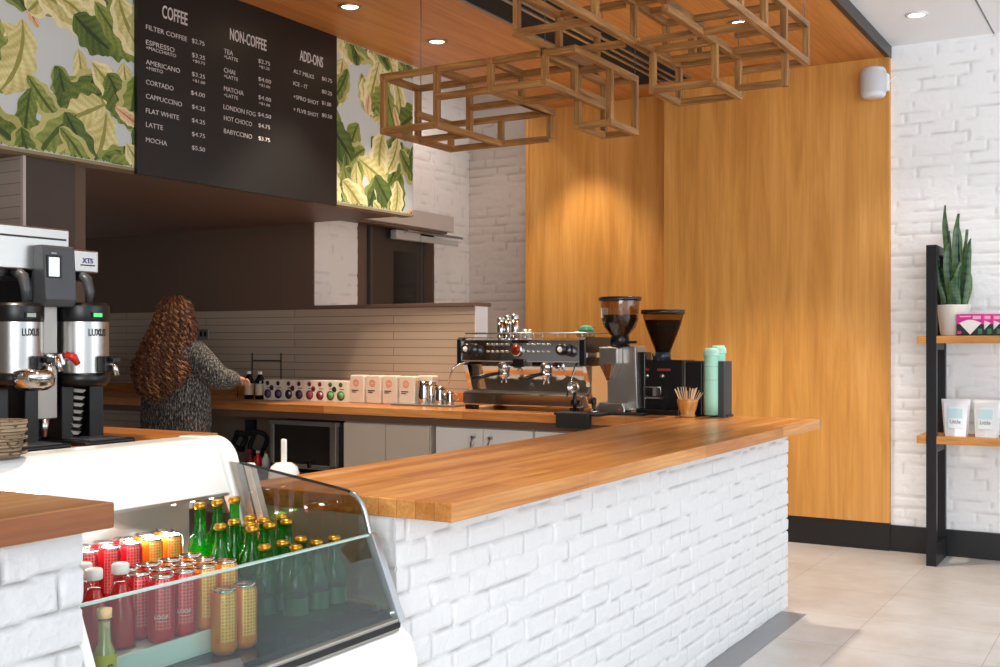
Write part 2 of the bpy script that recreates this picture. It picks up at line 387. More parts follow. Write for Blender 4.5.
def brickobj(name,fields,mat,boxes=(),parent=None,kind=None):
    V=[];Fc=[]; JOINT.clear()
    for f in fields: brickfield(V,Fc,**f)
    for (x0,x1,y0,y1,z0,z1) in boxes:
        b=len(V); V+=[(x0,y0,z0),(x1,y0,z0),(x1,y1,z0),(x0,y1,z0),(x0,y0,z1),(x1,y0,z1),(x1,y1,z1),(x0,y1,z1)]
        Fc+=[tuple(b+i for i in f) for f in ((3,2,1,0),(4,5,6,7),(0,1,5,4),(1,2,6,5),(2,3,7,6),(3,0,4,7))]
    me=bpy.data.meshes.new(name); me.from_pydata(V,[],Fc); me.update()
    at_=me.attributes.new('joint','FLOAT','POINT'); jj=np.zeros(len(V),dtype=np.float32); jj[:len(JOINT)]=JOINT; at_.data.foreach_set('value',jj)
    for p in me.polygons: p.use_smooth = True
    o=link(name,me,mat,parent,kind=kind)
    return o
def S(name,mb,mat,bevel=0,**k): return mb.build(name,mat,bevel=bevel,kind='structure',**k)
# ================================================================ THE ROOM
ZB=2.427; XW=-1.80; XS=-1.617; YB0=2.48; YB1=6.26; ZT=1.068; TK=.052
YWALL=8.30; YPR=8.25; YPL=8.60; YBR=8.90; XP=Xof(313.5,6.65); YT=6.65; XSO=-4.745; ZC=3.53; ZW=3.61
S('floor',MB().box(-9,4.2,-3,10,-.1,0),'floor')
S('trim_1',MB().box(XW-.02,-1.668,0.6,6.11,-.01,.003),'strip')
# ceilings
S('ceiling',MB().box(-1.66,4.2,-3,8.6,ZW,ZW+.1),'plaster')
S('ceiling',MB().box(XSO,-1.69,-3,YBR+.1,ZC,ZC+.1),'ceil_wood')
S('trim_2',MB().box(-1.69,-1.655,-3,YWALL-.0,ZC-.004,ZW+.06),'black')
S('ceiling',MB().box(XP-.3,XSO+.0,YT,YBR+.2,3.98,4.08),'plaster')
# panel join line on the white ceiling (thin recess bead)
S('trim_3',MB().box(-.985,-.975,2,8.3,ZW-.003,ZW+.01),'wire')
# right-hand white brick wall
brickobj('wall_right',[dict(o=(-1.685,YWALL,.0),u=(1,0,0),v=(0,0,1),n=(0,-1,0),W=3.4,Hh=ZW+.0,res=.0135,seed=11,course=.078,length=.24,depth=.008,rough=.002)],'brick_r',boxes=[(-1.685,1.8,YWALL+.02,YWALL+.2,0,ZW)],kind='structure')
S('wall_far_right',MB().box(1.7,4.2,YWALL,YWALL+.2,0,ZW),'plaster')
S('wall_east',MB().box(4.2,4.3,-3,-1.6,0,ZW),'plaster')
# timber veneer wall: right leaf stands proud of the left leaf
XC=Xof(664,YPR); XR=Xof(889.5,YPR)
S('wall_timber',MB().box(XC,XR,YPR,YPL+.3,.20,ZC),'panel_wood')
XL=Xof(529,YPL)
S('wall_timber_left',MB().box(XL,XC+.02,YPL,YPL+.3,0,ZC),'panel_wood')
S('trim_4',MB().box(XL-.03,XL,YPL-.01,YPL+.3,0,ZC),'panel_wood')
# skirting
S('baseboard_timber',MB().box(XC-.2,XR-.0,YPR+.01,YPR+.06,0,.20),'black')
S('baseboard_right',MB().box(XR-.0,2.5,YWALL-.025,YWALL+.01,0,.185),'black')
# brick wall behind the passage (faces camera) and the side wall with the opening
brickobj('wall_back',[dict(o=(XP-.02,YBR,0),u=(1,0,0),v=(0,0,1),n=(0,-1,0),W=XL-XP+.05,Hh=4.0,res=.016,seed=21,course=.078,length=.24,depth=.007)],'brick_grey',boxes=[(XP-.1,XL+.1,YBR+.02,YBR+.2,0,4.)],kind='structure')
ya=Yof(357.5,XP); yb=Yof(434.5,XP); zt=at(358,224,X=XP)[2]
zt=2.56
flds=[dict(o=(XP,YT+.012,0),u=(0,1,0),v=(0,0,1),n=(1,0,0),W=ya-YT-.012,Hh=4.0,res=.016,seed=31,course=.078,length=.24,depth=.006),
      dict(o=(XP,yb,0),u=(0,1,0),v=(0,0,1),n=(1,0,0),W=YBR-yb,Hh=4.0,res=.016,seed=32,course=.078,length=.24,depth=.006),
      dict(o=(XP,ya,zt),u=(0,1,0),v=(0,0,1),n=(1,0,0),W=yb-ya,Hh=4.0-zt,res=.016,seed=33,course=.078,length=.24,depth=.006)]
brickobj('wall_side',flds,'brick_far',boxes=[(XP-.18,XP-.02,YT+.02,ya,0,4),(XP-.18,XP-.02,yb,YBR,0,4),(XP-.18,XP-.02,ya,yb,zt,4)],kind='structure')
# doorway in the side wall
d=S('door_1',MB().box(XP-.16,XP-.12,ya,yb,0,zt).box(XP-.18,XP-.006,yb-.012,yb+.0,0,zt).box(XP-.18,XP-.006,ya,yb,zt-.012,zt),'brown')
MB().box(XP-.12,XP-.09,ya+.28,yb-.06,.05,zt-.06).box(XP-.122,XP-.10,ya,ya+.03,0,zt).box(XP-.122,XP-.10,yb-.03,yb,0,zt).build('door_leaf','brown2',d,bevel=.004)
pn=MB(); y0=ya+.62; y1=yb-.16
pn.box(XP-.095,XP-.085,y0,y1,1.0,zt-.28); pn.build('glass_panel',P('dark_door_glass','#201d1c',.08),d)
MB().box(XP-.09,XP-.08,ya+.28,ya+.31,.05,zt-.07).box(XP-.09,XP-.08,yb-.1,yb-.07,.05,zt-.07).build('door_frame',P('door_frame_grey','#4a4440',.5),d)
# door closer
t=empty('door_closer','slim aluminium door closer with bent arm above the dark doorway','door closer',(XP-.04,ya,0))
za=2.43
MB().box(0,.07,.5,.86,za-.06,za+.02).build('closer_body','steel_l',t,bevel=.01)
MB().box(0,.05,.9,1.5,za-.055,za+.0).build('track','steel_l',t,bevel=.006)
MB().tube([(.06,.62,za+.0),(.10,.62,za+.12),(.10,.62,za+.02),(.09,1.5,za+.02)],.012).build('arm','alu',t)
# steel shutter box over the doorway
yc=Yof(454,XP+.16); yd=Yof(345,XP+.16)
sb=empty('shutter_box','long brushed steel roller shutter box above the dark doorway','shutter box',(XP,0,0))
MB().box(0.0,.16,yd,yc,2.475,2.615).build('housing','steel_l',sb,bevel=.004)
MB().box(.02,.12,yd+.05,yc-.05,2.455,2.475).build('bottom_slot','brown',sb)
# tiled half wall, dark upper wall, ledge cap
XHE=Xof(475,YT)
S('wall_tiled',MB().box(-9,XHE,YT,YT+.16,0,1.745),'tile')
S('trim_5',MB().box(XHE-.0,XHE+.006,YT-.002,YT+.162,0,1.745),'brick')
S('trim_6',MB().box(XP+.0,XHE+.02,YT-.03,YT+.19,1.745,1.772),'brown',bevel=.004)
X85=-8.6
S('wall_brown',MB().box(X85,XP,YT,YT+.012,1.745,3.98),'brown')
# recess on the left of the brown wall with a trim strip, and the tiled column
XCO=XSO-.06; YCO=Yof(24,XCO); YST=Yof(70,XCO-.05); YSE=Yof(85.5,XCO-.05)
S('wall_recess',MB().box(XCO-.25,XCO-.012,YCO+.012,YST,0,ZB-.014),'brown2')
S('trim_7',MB().box(XCO-.25,XCO-.05,YST,YSE,0,ZB-.014),'brownstrip')
S('wall_column',MB().box(-9,XCO-.021,YCO,YCO+.3,0,ZB-.014),'tile_col')
S('trim_8',MB().box(XCO-.02,XCO,YCO-.005,YCO+.011,0,ZB-.014),P('pale_corner_bead','#b7aaa4',.5))
S('wall_front',MB().box(-10,-1.2,-3.2,-3.05,0,4),P('shop_wall','#9a938c',.8))
S('wall_behind',MB().box(-10.2,-10,-3,10,0,4),'brown2')
# overhead bulkhead with printed wallpaper

S('wall_overhead',MB().box(-10,XSO,YT,0.6,ZB,3.98).box(-5.6,XSO,YT-.01,YT+.10,ZB,3.98),P('bulkhead_tan','#a08a70',.7))

def leafpaint(V,Fc,Cc,base,ang,L,Wd,dep,bend,pal,rr,clip):
    """one printed banana-type leaf as a strip mesh in (y,z); pal = (dark,mid,light,rib)"""
    nl,nw=22,8
    pts=[];k0=len(V)
    x,z=base; a=ang; 
    for i in range(nl+1):
        t=i/nl
        w=Wd*max(0,math.sin(PI*min(1,t*.97+.03)**.9))**.55*(1+.12*math.sin(t*23+rr*9))
        nx,nz=-math.sin(a),math.cos(a)
        for j in range(-nw,nw+1):
            s=j/nw; 
            V.append((x+nx*w*s*.5,z+nz*w*s*.5 ,dep))
        x+=math.cos(a)*L/nl; z+=math.sin(a)*L/nl; a+=bend/nl
    m=2*nw+1
    for i in range(nl):
        for j in range(2*nw):
            q=(k0+i*m+j,k0+i*m+j+1,k0+(i+1)*m+j+1,k0+(i+1)*m+j)
            ctr=[sum(V[p][c] for p in q)/4 for c in (0,1)]
            if not clip(*ctr): continue
            if any(not clip(V[p][0],V[p][1],0.0) for p in q): continue
            s=(j-nw+.5)/nw; t=i/nl
            stripe=.5+.5*math.sin((t*38+abs(s)*9)+rr*7)
            if abs(s)<.13: c=pal[3]
            else:
                f=.55*stripe+.45*(.5+.5*math.sin(s*3+rr*20+t*5))
                c=[pal[0][q_]*(1-f)+pal[1][q_]*f for q_ in range(3)]
                if abs(s)>.62 and (rr>.35) : c=[c[q_]*.45+pal[2][q_]*.55 for q_ in range(3)]
            Fc.append(q); Cc.append(c)
def L3(h): return lin(h)[:3]
PALS=[(L3('#44591f'),L3('#77883a'),L3('#c4bd74'),L3('#364818')),(L3('#63772f'),L3('#949c4e'),L3('#d8cc8c'),L3('#465823')),(L3('#b3a862'),L3('#dcd49a'),L3('#efe6bc'),L3('#8c8a44')),(L3('#3a5020'),L3('#5f7434'),L3('#a3a85a'),L3('#2a3c18')),(L3('#c49a6c'),L3('#e2c49a'),L3('#eedbb4'),L3('#b4664c'))]
def wallpaper(y0,y1,z0,z1,seed,label):
    t=empty('wallpaper',label,'wallpaper',(XSO,0,0))
    MB().box(0,.002,y0,y1,z0,z1).build('paper_ground',P('paper_grey_blue','#c3c9c8',.7),t)
    rnd=random.Random(seed); V=[];Fc=[];Cc=[]
    cl=lambda y,z,m=0.004:(y0+m<y<y1-m and z0+m<z<z1-m)
    dep=.0024
    ny=int((y1-y0)/.36)+2; nz=int((z1-z0)/.34)+2
    for iz in range(nz,-2,-1):
        for iy in range(-1,ny+1):
            cx=y0+iy*.40+(.2 if iz%2 else 0)+rnd.uniform(-.06,.06); cz=z0+iz*.36+rnd.uniform(-.05,.05)-.1
            for k in range(9):
                a=PI/2+rnd.uniform(-1.25,1.25) ; 
                pal=PALS[rnd.choice((0,0,1,1,2,3,3,4,2))]; L=rnd.uniform(.22,.42); W=rnd.uniform(.12,.22)
                if pal is PALS[4]: W*=.35; L*=.6
                leafpaint(V,Fc,Cc,(cx+rnd.uniform(-.06,.06),cz+rnd.uniform(-.05,.05)),a,L,W,dep,rnd.uniform(-.9,.9),pal,rnd.random(),cl); dep+=.000006
    me=bpy.data.meshes.new('leaf_print'); me.from_pydata([(d_,y,z) for y,z,d_ in V],[],Fc); me.update()
    ca=me.color_attributes.new('Col','FLOAT_COLOR','CORNER'); dat=np.ones((len(me.loops),4),dtype=np.float32)
    i=0
    for f,c in zip(Fc,Cc):
        dat[i:i+4,:3]=c; i+=4
    ca.data.foreach_set('color',dat.ravel())
    link('leaf_print',me,'print',t)
yb0=Yof(137.5,XSO+.03); yb1=Yof(337.,XSO+.03)
S('trim_13',MB().box(-9,XSO-.10,.6,YT-.0,ZB-.014,ZB),'brown')  # dark brown sheet carries the shade under the tan bulkhead as colour
wallpaper(1.9,yb0+.02,ZB+.004,ZC,5,'large leaf print wallpaper on the bulkhead, left of the menu board')
wallpaper(yb1-.02,YT+.095,ZB+.004,ZC,12,'narrow strip of leaf print wallpaper right of the menu board')
S('trim_9',MB().box(XSO-.1,XSO+.004,.6,YT+.10,ZB-.012,ZB+.004),P('bulkhead_edge','#8e8064',.6))
# ---------------- menu board
XM=XSO+.03
mb=empty('menu_board','long black menu board with white drinks and prices on the bulkhead','menu board',(0,0,0))
MB().box(XSO+.003,XM,yb0,yb1,ZB-.03,ZC-.002).build('panel','menu',mb,bevel=.002)
def menu(name,body,u0,u1,v,hpx,bold=0.):
    p=at(u0,v,X=XM+.001); q=at(u1,v,X=XM+.001)
    d=-ST*p[0]+CT*p[1]; d2=-ST*q[0]+CT*q[1]
    text(name,body,q[1]-p[1],hpx*(d+d2)/2/F,(XM+.001,p[1],p[2]),FX,'menu_ink',mb,bold)
menu('heading_text','COFFEE',162.3,187.5,17.8,13.0,.012)
menu('heading_text','NON-COFFEE',230,266.5,39.5,11.5,.012)
menu('heading_text','ADD-ONS',299.8,323,60.3,10.6,.012)
for it in (('FILTER COFFEE',146,187,29,4.7),('$2.75',192,204.5,43,4.8),('ESPRESSO',146,174.5,44.2,4.7),('+MACCHIATO',146,176,49,3.4),
  ('$3.25',192,205,57.2,4.8),('+$0.75',192.5,205,62,3.2),('AMERICANO',146,180,64,4.7),('+MISTO',146,163,69.2,3.4),('$3.25',192,205,76.3,4.8),('+$1.00',192.5,205,81.7,3.2),
  ('CORTADO',146,173.5,84,4.7),('$4.00',191,205,95,4.8),('CAPPUCCINO',146,182,98.2,4.7),('$4.25',192,205,109,4.8),('FLAT WHITE',146,179,112.6,4.7),('$4.25',192,205,122.6,4.8),
  ('LATTE',146,163,126.6,4.7),('$4.75',192,205,136.3,4.8),('MOCHA',146,167,141.8,4.7),('$5.50',192,205,150,4.8),
  ('TEA',224,233,53,4.6),('+LATTE',224,238,57.8,3.3),('$2.75',258.5,270,63,4.4),('+$1.25',259,269.5,67.8,3.),('CHAI',224,235,72,4.6),('+LATTE',224,238,77.3,3.3),('$4.00',258.5,271,81,4.4),('+$1.00',259,270,86.,3.),
  ('MATCHA',224,243.5,90.5,4.6),('+LATTE',224,238,96.2,3.3),('$4.00',258.5,271,99.3,4.4),('+$1.00',259,270,104.5,3.),('LONDON FOG',223.5,255.5,108.8,4.6),('$4.50',258,271,116.4,4.4),
  ('HOT CHOCO',224,252,120,4.6),('$4.75',258.5,270,127.4,4.4),('BABYCCINO',224,252,133,4.6),('$3.75',258.5,270,140.4,4.4),
  ('ALT MILKS',293.5,314,72.8,4.),('$0.75',322,332,80.6,4.2),('ICE - IT',293.5,307.5,85,4.),('$0.25',322,332,93.5,4.2),('+SPRO SHOT',293.5,318.5,98.4,4.),('$1.00',322,331,104.8,4.2),('+ FLVR SHOT',293.5,318.5,111,4.),('$0.50',322,332,117,4.2)):
    menu('menu_text',*it,bold=-.004)
# ---------------- ceiling slot vent
xa,xb=-3.55,-3.12; yv=8.12
v=empty('slot_vent','long black slot air vent with metal slats in the timber ceiling','vent',(0,0,ZC))
MB().box(xa,xb,1.5,yv,-.006,.004).build('black_backing',P('vent_black','#060606',.8),v)
MB().box(xa-.02,xa,1.5,yv,-.012,.0).box(xb,xb+.02,1.5,yv,-.012,0).box(xa,xb,yv,yv+.02,-.012,0).build('frame','steel_d',v)
for k in (.20,.27,.34): MB().box(xa+k,xa+k+.028,1.5,yv-.0,-.014,-.004).build('slat','alu',v)
def plate(u,vv,w,l,label):
    p=at(u,vv,Z=ZC); q=empty('ceiling_plate',label,'ceiling plate',(p[0],p[1],ZC))
    MB().box(-w/2,w/2,-l/2,l/2,-.008,-.0005).build('plate','white',q,bevel=.003)
    MB().box(-w/2+.02,w/2-.02,-l/2+.02,l/2-.02,-.010,-.008).build('insert',P('plate_insert','#bdb2a4',.6),q)
plate(686,61,.12,.2,'small white ceiling plate in the timber ceiling behind the wooden frames')
# ---------------- downlights
def downlight(x,y,z,label,em='lamp',energy=60,col=(1,.85,.68),size=82,r=.052,group='downlights in the ceiling'):
    t=empty('downlight',label,'ceiling light',(x,y,z),group=group)
    MB().lathe([(r*1.0,-.001),(r*1.38,-.002),(r*1.38,-.008),(r*1.05,-.012),(r*.98,-.004)],n=28,caps=False).build('trim_ring','steel_d' if em=='lamp' else 'white',t)
    MB().lathe([(0,-.007),(r*.7,-.007),(r*.95,-.003)],n=24,caps=False).build('lamp',em,t)
    l=bpy.data.lights.new('downlight_beam','SPOT'); l.energy=energy; l.color=col; l.spot_size=math.radians(size); l.spot_blend=.6; l.shadow_soft_size=.05
    o=bpy.data.objects.new('downlight_beam',l); COL.objects.link(o); o.parent=t; o.location=(0,0,-.03)
for u,vv,lab in ((350,6,'lit round downlight in the timber ceiling, nearest the menu board'),(437,41,'lit round downlight in the timber ceiling left of the wooden frames'),(740,22,'lit round downlight in the timber ceiling seen through the right wooden frame'),(564,93,'lit round downlight by the timber wall seen through the left wooden frame')):
    p=at(u,vv,Z=ZC); downlight(p[0],p[1],ZC,lab,energy={564:55,437:75,350:190,740:155}.get(u,125))
downlight(-5.05,7.9,3.98,'small downlight in the passage ceiling behind the bulkhead','lampw',17,(1,.88,.78),120)
p=at(917,14,Z=ZW); downlight(p[0],p[1],ZW,'small lit downlight in the white ceiling above the shelves','lampw',25,(1,.9,.78))
for x,y in ((-3.9,2.6),(-2.5,2.6)): downlight(x,y,ZC,'lit round downlight in the timber ceiling over the bar',energy=125)  # added lamps outside the view, extra overhead light on the bar
# ================================================================ MAIN BAR
bar=empty('bar_counter','long white painted brick bar front under the oak bar top','counter',(0,0,0))
brickobj('brick_front',[dict(o=(XW,YB0,0),u=(0,1,0),v=(0,0,1),n=(1,0,0),W=YB1-YB0-.045,Hh=ZT-TK-.001,res=.0085,seed=3,course=.0725,length=.215,depth=.010,rough=.0022),
   dict(o=(XW-.13,YB0,0),u=(1,0,0),v=(0,0,1),n=(0,-1,0),W=.13,Hh=ZT-TK,res=.01,seed=4,course=.0725,length=.215,depth=.006)],'brick',
   boxes=[(XW-.13,XW-.012,YB0+.012,YB1-.055,0,ZT-TK-.001)],parent=bar)
MB().box(-2.36,XW-.13,YB0+.005,YB1-.1,0,ZT-TK-.001).build('cream_backing','cream',bar,bevel=.003)
bt=MB().box(-2.40,XS,YB0,6.2,ZT-TK,ZT).build('worktop','bar_wood',bevel=.003)
tag(bt,'thick oak bar top running along the white brick bar','bar top')
# little metal cap at the far end of the top is part of it
MB().box(XS-.06,XS+.002,6.2,6.206,ZT-TK,ZT).build('end_cap','steel_d',bt)
# back counter
bc=MB().box(-8.2,-2.401,5.80,YT-.006,ZT-TK,ZT).build('back_counter_top','counter_wood',bevel=.003); tag(bc,'oak worktop along the tiled wall behind the barista','worktop')
S('trim_12',MB().box(-8.2,XHE,YT-.026,YT-.001,ZT,ZT+.07),'counter_wood')
# base units: cream cabinets
def cabinet(x0,x1,nd,label,hand,open_left=False,mat='cream'):
    t=empty('base_cabinet',label,'cabinet',((x0+x1)/2,5.9,0)); cx=(x0+x1)/2
    MB().box(x0-cx,x1-cx,0.0,.68,.1,.965).build('body','cream',t)
    MB().box(x0-cx+.01,x1-cx-.01,.03,.6,0,.1).build('plinth','black',t)
    w=(x1-x0)/nd
    for i in range(nd):
        a=x0-cx+i*w+.003; b=x0-cx+(i+1)*w-.003
        dd=MB().box(a,b,-.022,0.0,.11,.955).build('door',mat,t,bevel=.002)
        if hand:
            hx=b-.06 if i%2==0 else a+.06
            MB().tube([(hx,-.022,.90),(hx,-.05,.905),(hx,-.055,.87),(hx,-.05,.79),(hx,-.022,.785)],.011).build('handle','steel',dd)
    return t
x1=Xof(343,5.88); x2=Xof(386,5.88); x3=Xof(433,5.88); x4=Xof(533,5.88)
cabinet(x1+.005,x3-.03,2,'plain cream two-door cabinet under the oak worktop beside the undercounter machine',False)
cabinet(x3+.02,x4-.0,2,'white cabinet with two steel pull handles under the espresso machine',True,mat='white')
cabinet(x4+.01,-2.42,1,'narrow white cabinet at the inner corner of the bar',False,mat='white')
MB().box(-8.2,-2.42,5.86,5.9,.967,1.012).build('trim_rail','brown',None,kind='structure').name='trim_10'
# undercounter glass washer (dark door in steel frame)
xa=Xof(270,5.86); xb=Xof(342,5.86)
w=empty('undercounter_dishwasher','undercounter machine with dark door in a steel frame below the worktop','dishwasher',((xa+xb)/2,5.86,0)); hw=(xb-xa)/2
MB().box(-hw,hw,.02,.62,.05,.95).build('body','blackmetal',w,bevel=.004)
dd=MB().box(-hw+.05,hw-.09,-.012,.02,.66,.925).build('door',P('smoked_door','#241f1c',.15),w,bevel=.003)
MB().box(-hw+.02,hw-.03,-.03,.02,.925,.955).box(-hw+.02,-hw+.05,-.02,.02,.63,.925).box(hw-.09,hw-.04,-.02,.02,.63,.925).box(-hw+.02,hw-.04,-.02,.02,.63,.66).build('steel_frame','steel_d',w,bevel=.003)
MB().box(-hw+.04,hw-.05,-.01,.02,.1,.6).build('lower_panel','steel_d',w,bevel=.003)
MB().box(.05,.07,-.04,-.02,.64,.69).build('latch','plastic_b',w)
# open bay between person and dishwasher
S('trim_11',MB().box(-6.9,xa-.02,6.2,6.24,0,1.0),P('bay_back','#7a6a5a',.7))
def barrel(u,vv,y,r,label,col,h=.16):
    p=at(u,vv,Y=y); return p
p=at(248,428,Y=6.15); t=empty('wall_socket','small black socket box on the panel under the worktop','socket',(p[0],6.2,p[2]))
MB().box(-.045,.045,-.04,0,-.06,.06).build('box','plastic_b',t,bevel=.006); MB().lathe([(0,0),(.02,0),(.02,.01)],n=12,mat=Matrix.Translation((0,-.04,0))@Matrix.Rotation(PI/2,4,'X')).build('plug','rubber',t)
# carboy shelf: a low shelf with small things
MB().box(-6.75,xa-.02,5.92,6.2,.55,.575).build('low_shelf','brown').name='low_shelf'
tag(bpy.data.objects['low_shelf'],'low dark shelf under the worktop left of the undercounter machine','shelf')
def coil(u,vv,y,R,label,mat,r=.016):
    p=at(u,vv,Y=y); pts=[(R*math.cos(a),.02*math.sin(3*a),R*1.15*math.sin(a)) for a in np.linspace(0,2*PI,30)]
    t=MB().tube(pts,r,caps=False).build('coiled_hose',mat); t.location=(p[0],y,p[2]); tag(t,label,'hose'); return t
coil(239.5,441,6.176,.055,'coiled black hose hanging on the panel under the worktop, left one','rubber',.022)
coil(258.5,443,6.178,.075,'coiled black hose hanging on the panel under the worktop, right one','rubber',.018)
def smallbottle(u,y,z,label,mat,cap,r=.03,h=.13,name='small_bottle'):
    x=Xof(u,y); t=empty(name,label,'bottle',(x,y,z))
    MB().lathe([(0,0),(r,0),(r,h*.6),(r*.5,h*.8),(r*.4,h*.95),(0,h*.95)],n=16).build('bottle_body',mat,t); MB().lathe([(0,h*.93),(r*.5,h*.93),(r*.5,h*1.05),(0,h*1.05)],n=12).build('cap',cap,t); return t
smallbottle(250,6.02,.575,'dark maroon bottle on the low shelf under the worktop','maroon','red')
smallbottle(258,6.0,.575,'red-capped small bottle on the low shelf under the worktop','red','paper')
smallbottle(266,6.0,.575,'cream bottle with yellow cap on the low shelf by the undercounter machine','paper','gold')

# ================================================================ LEFT BAR (near) and the till counter behind the case
XL1=-1.62; ZL=1.21; YL=at(115,502,X=XL1)[1]; 
lb=empty('near_bar_counter','white painted brick body of the near left bar end','counter',(0,0,0))
brickobj('brick_front',[dict(o=(XL1-.06,-.6,.0),u=(0,1,0),v=(0,0,1),n=(1,0,0),W=YL+.6-.022,Hh=ZL-.047,res=.006,seed=43,course=.0725,length=.215,depth=.010,rough=.003)],'brick_near',boxes=[(XL1-.5,XL1-.074,-.6,YL-.026,0,ZL-.047)],parent=lb)
lt=MB().box(XL1-.62,XL1,-.6,YL,ZL-.047,ZL).build('worktop','left_wood',bevel=.004,seg=3); tag(lt,'worn oak slab top of the near left bar end','bar top')
cw=at(218,433,Z=ZT)
t=empty('brewer_counter','oak topped dark counter carrying the batch coffee brewer behind the display case','counter',(0,0,0))
MB().box(XCO+.0,cw[0],1.2,cw[1],ZT-TK,ZT).build('counter_top','counter_wood',t,bevel=.003)
MB().box(XCO+.02,cw[0]-.04,1.25,cw[1]-.04,.1,ZT-TK).build('body','brown',t); MB().box(XCO+.1,cw[0]-.1,1.3,cw[1]-.1,0,.1).build('plinth','black',t)
# ================================================================ DISPLAY CASE
Y0c,Y1c=1.44,2.37
cs=empty('display_case','white refrigerated glass display case full of cans and green bottles','display case',(-2.2,1.9,0))
cs.location=(0,0,0)
XB=-1.70
# white base
prof=[(-2.52,.06),(XB-.02,.06),(XB,.10),(XB,.70),(XB-.012,.74),(-2.52,.74)]
MB().prism(prof,'y',Y0c,Y1c+.0).build('base_body','white',cs,bevel=.006)
pr2=[(-2.53,.05),(XB-.01,.05),(XB+.02,.09),(XB+.02,.66),(XB+.0,.72),(XB-.05,.755),(-2.53,.755)]
MB().prism(pr2,'y',Y1c,Y1c+.055).build('end_cheek','white',cs,bevel=.02,seg=4)
MB().prism(pr2,'y',Y0c-.05,Y0c).build('end_cheek','white',cs,bevel=.01,seg=3)
# deck and risers
MB().box(-2.48,XB-.03,Y0c,Y1c,.74,.793).build('deck','deck',cs)
MB().box(-2.48,-1.955,Y0c,Y1c,.793,.828).build('riser','inner',cs,bevel=.002)
MB().box(-2.045,-1.856,Y0c,1.975,.793,.838).build('white_tray','white',cs,bevel=.002)
MB().box(-1.862,-1.854,Y0c,1.98,.80,.846).build('tray_lip','white',cs,bevel=.001)
# back and ceiling liner
MB().box(-2.50,-2.475,Y0c,Y1c,.74,1.05).build('back_liner','inner',cs)
# nose housing (curved white canopy)
nose=[(-2.50,1.0),(-2.50,1.205),(-2.485,1.217),(-2.45,1.217)]
for k in range(9):
    a=PI/2-k/8*(PI/2-.22); nose.append((-2.415+.085*math.cos(a),1.132+.085*math.sin(a)))
nose+=[(-2.298,1.066),(-2.306,1.062),(-2.345,1.12),(-2.39,1.185),(-2.47,1.195),(-2.48,1.0)]
MB().prism(nose,'y',Y0c-.02,Y1c-.012).build('canopy','white',cs,bevel=.002)
cheek=[(-2.52,1.0),(-2.52,1.205),(-2.505,1.219),(-2.44,1.219)]
for k in range(9):
    a=PI/2-k/8*(PI/2-.25); cheek.append((-2.405+.092*math.cos(a),1.130+.092*math.sin(a)))
cheek+=[(-2.275,1.04),(-2.255,.97),(-2.285,.965),(-2.33,1.06),(-2.40,1.15),(-2.47,1.17),(-2.48,1.0)]
MB().prism(cheek,'y',Y1c-.012,Y1c+.045).build('canopy_cheek','white',cs,bevel=.006,seg=3)
MB().prism(cheek,'y',Y0c-.06,Y0c-.02).build('canopy_cheek','white',cs,bevel=.006,seg=3)
MB().box(-2.315,-2.297,Y0c,Y1c-.015,1.058,1.066).build('lamp_strip','steel',cs)
l_=bpy.data.lights.new('case_lamp','AREA'); l_.shape='RECTANGLE'; l_.size=.9; l_.size_y=.03; l_.energy=3.8; l_.color=(1,.97,.92)
lo=bpy.data.objects.new('case_lamp',l_); COL.objects.link(lo); lo.parent=cs; lo.location=(-2.33,1.9,1.075); lo.rotation_euler=(0,.35,PI/2)
for yy in (2.15,2.22,2.29): MB().lathe([(0,0),(.006,0),(.006,-.004),(0,-.004)],c=(-2.304,yy,1.058),n=8).build('strip_bulb',emis('case_bulb','#ffffff',4.),cs)
# side post (steel) behind the pane
MB().prism([(-2.285,1.15),(-2.262,1.15),(-2.15,.80),(-2.178,.80)],'y',Y1c+.0,Y1c+.018).build('side_post','alu',cs,bevel=.002)
MB().prism([(-2.262,1.15),(-2.240,1.15),(-2.118,.80),(-2.143,.80)],'y',Y1c+.002,Y1c+.03).build('side_post','white',cs,bevel=.003)
# panes
G=[(-2.27,1.150),(-1.885,1.098)]
for k in range(1,6):
    a=PI/2-.13-k/5*(PI/2-.55); G.append((-1.885+.075*(math.cos(a)-.13)*1.,1.098-.085+.085*math.sin(a)))
G+=[(-1.804,.975)]
LG=[(-1.804,.975),(-1.716,.775)]
def pane(name,poly,ya,yb,mat,bev=0): return MB().prism(poly,'y',ya,yb).build(name,mat,cs)
pane('end_pane',G+LG[1:]+[(-2.46,.79),(-2.46,1.16)],Y1c,Y1c+.006,'side_pane')
pane('end_pane',G+LG[1:]+[(-2.46,.79),(-2.46,1.16)],Y0c-.006,Y0c,'side_pane')
for ye in (Y1c+.003,Y0c-.003):
    MB().tube([(x,ye,z) for x,z in G],.0045,n=6).build('pane_edge','blackmetal',cs)
MB().tube([(x,Y1c+.003,z) for x,z in G[2:]+[(-1.80,.965)]],.0075,n=8).build('pane_edge','alu',cs)
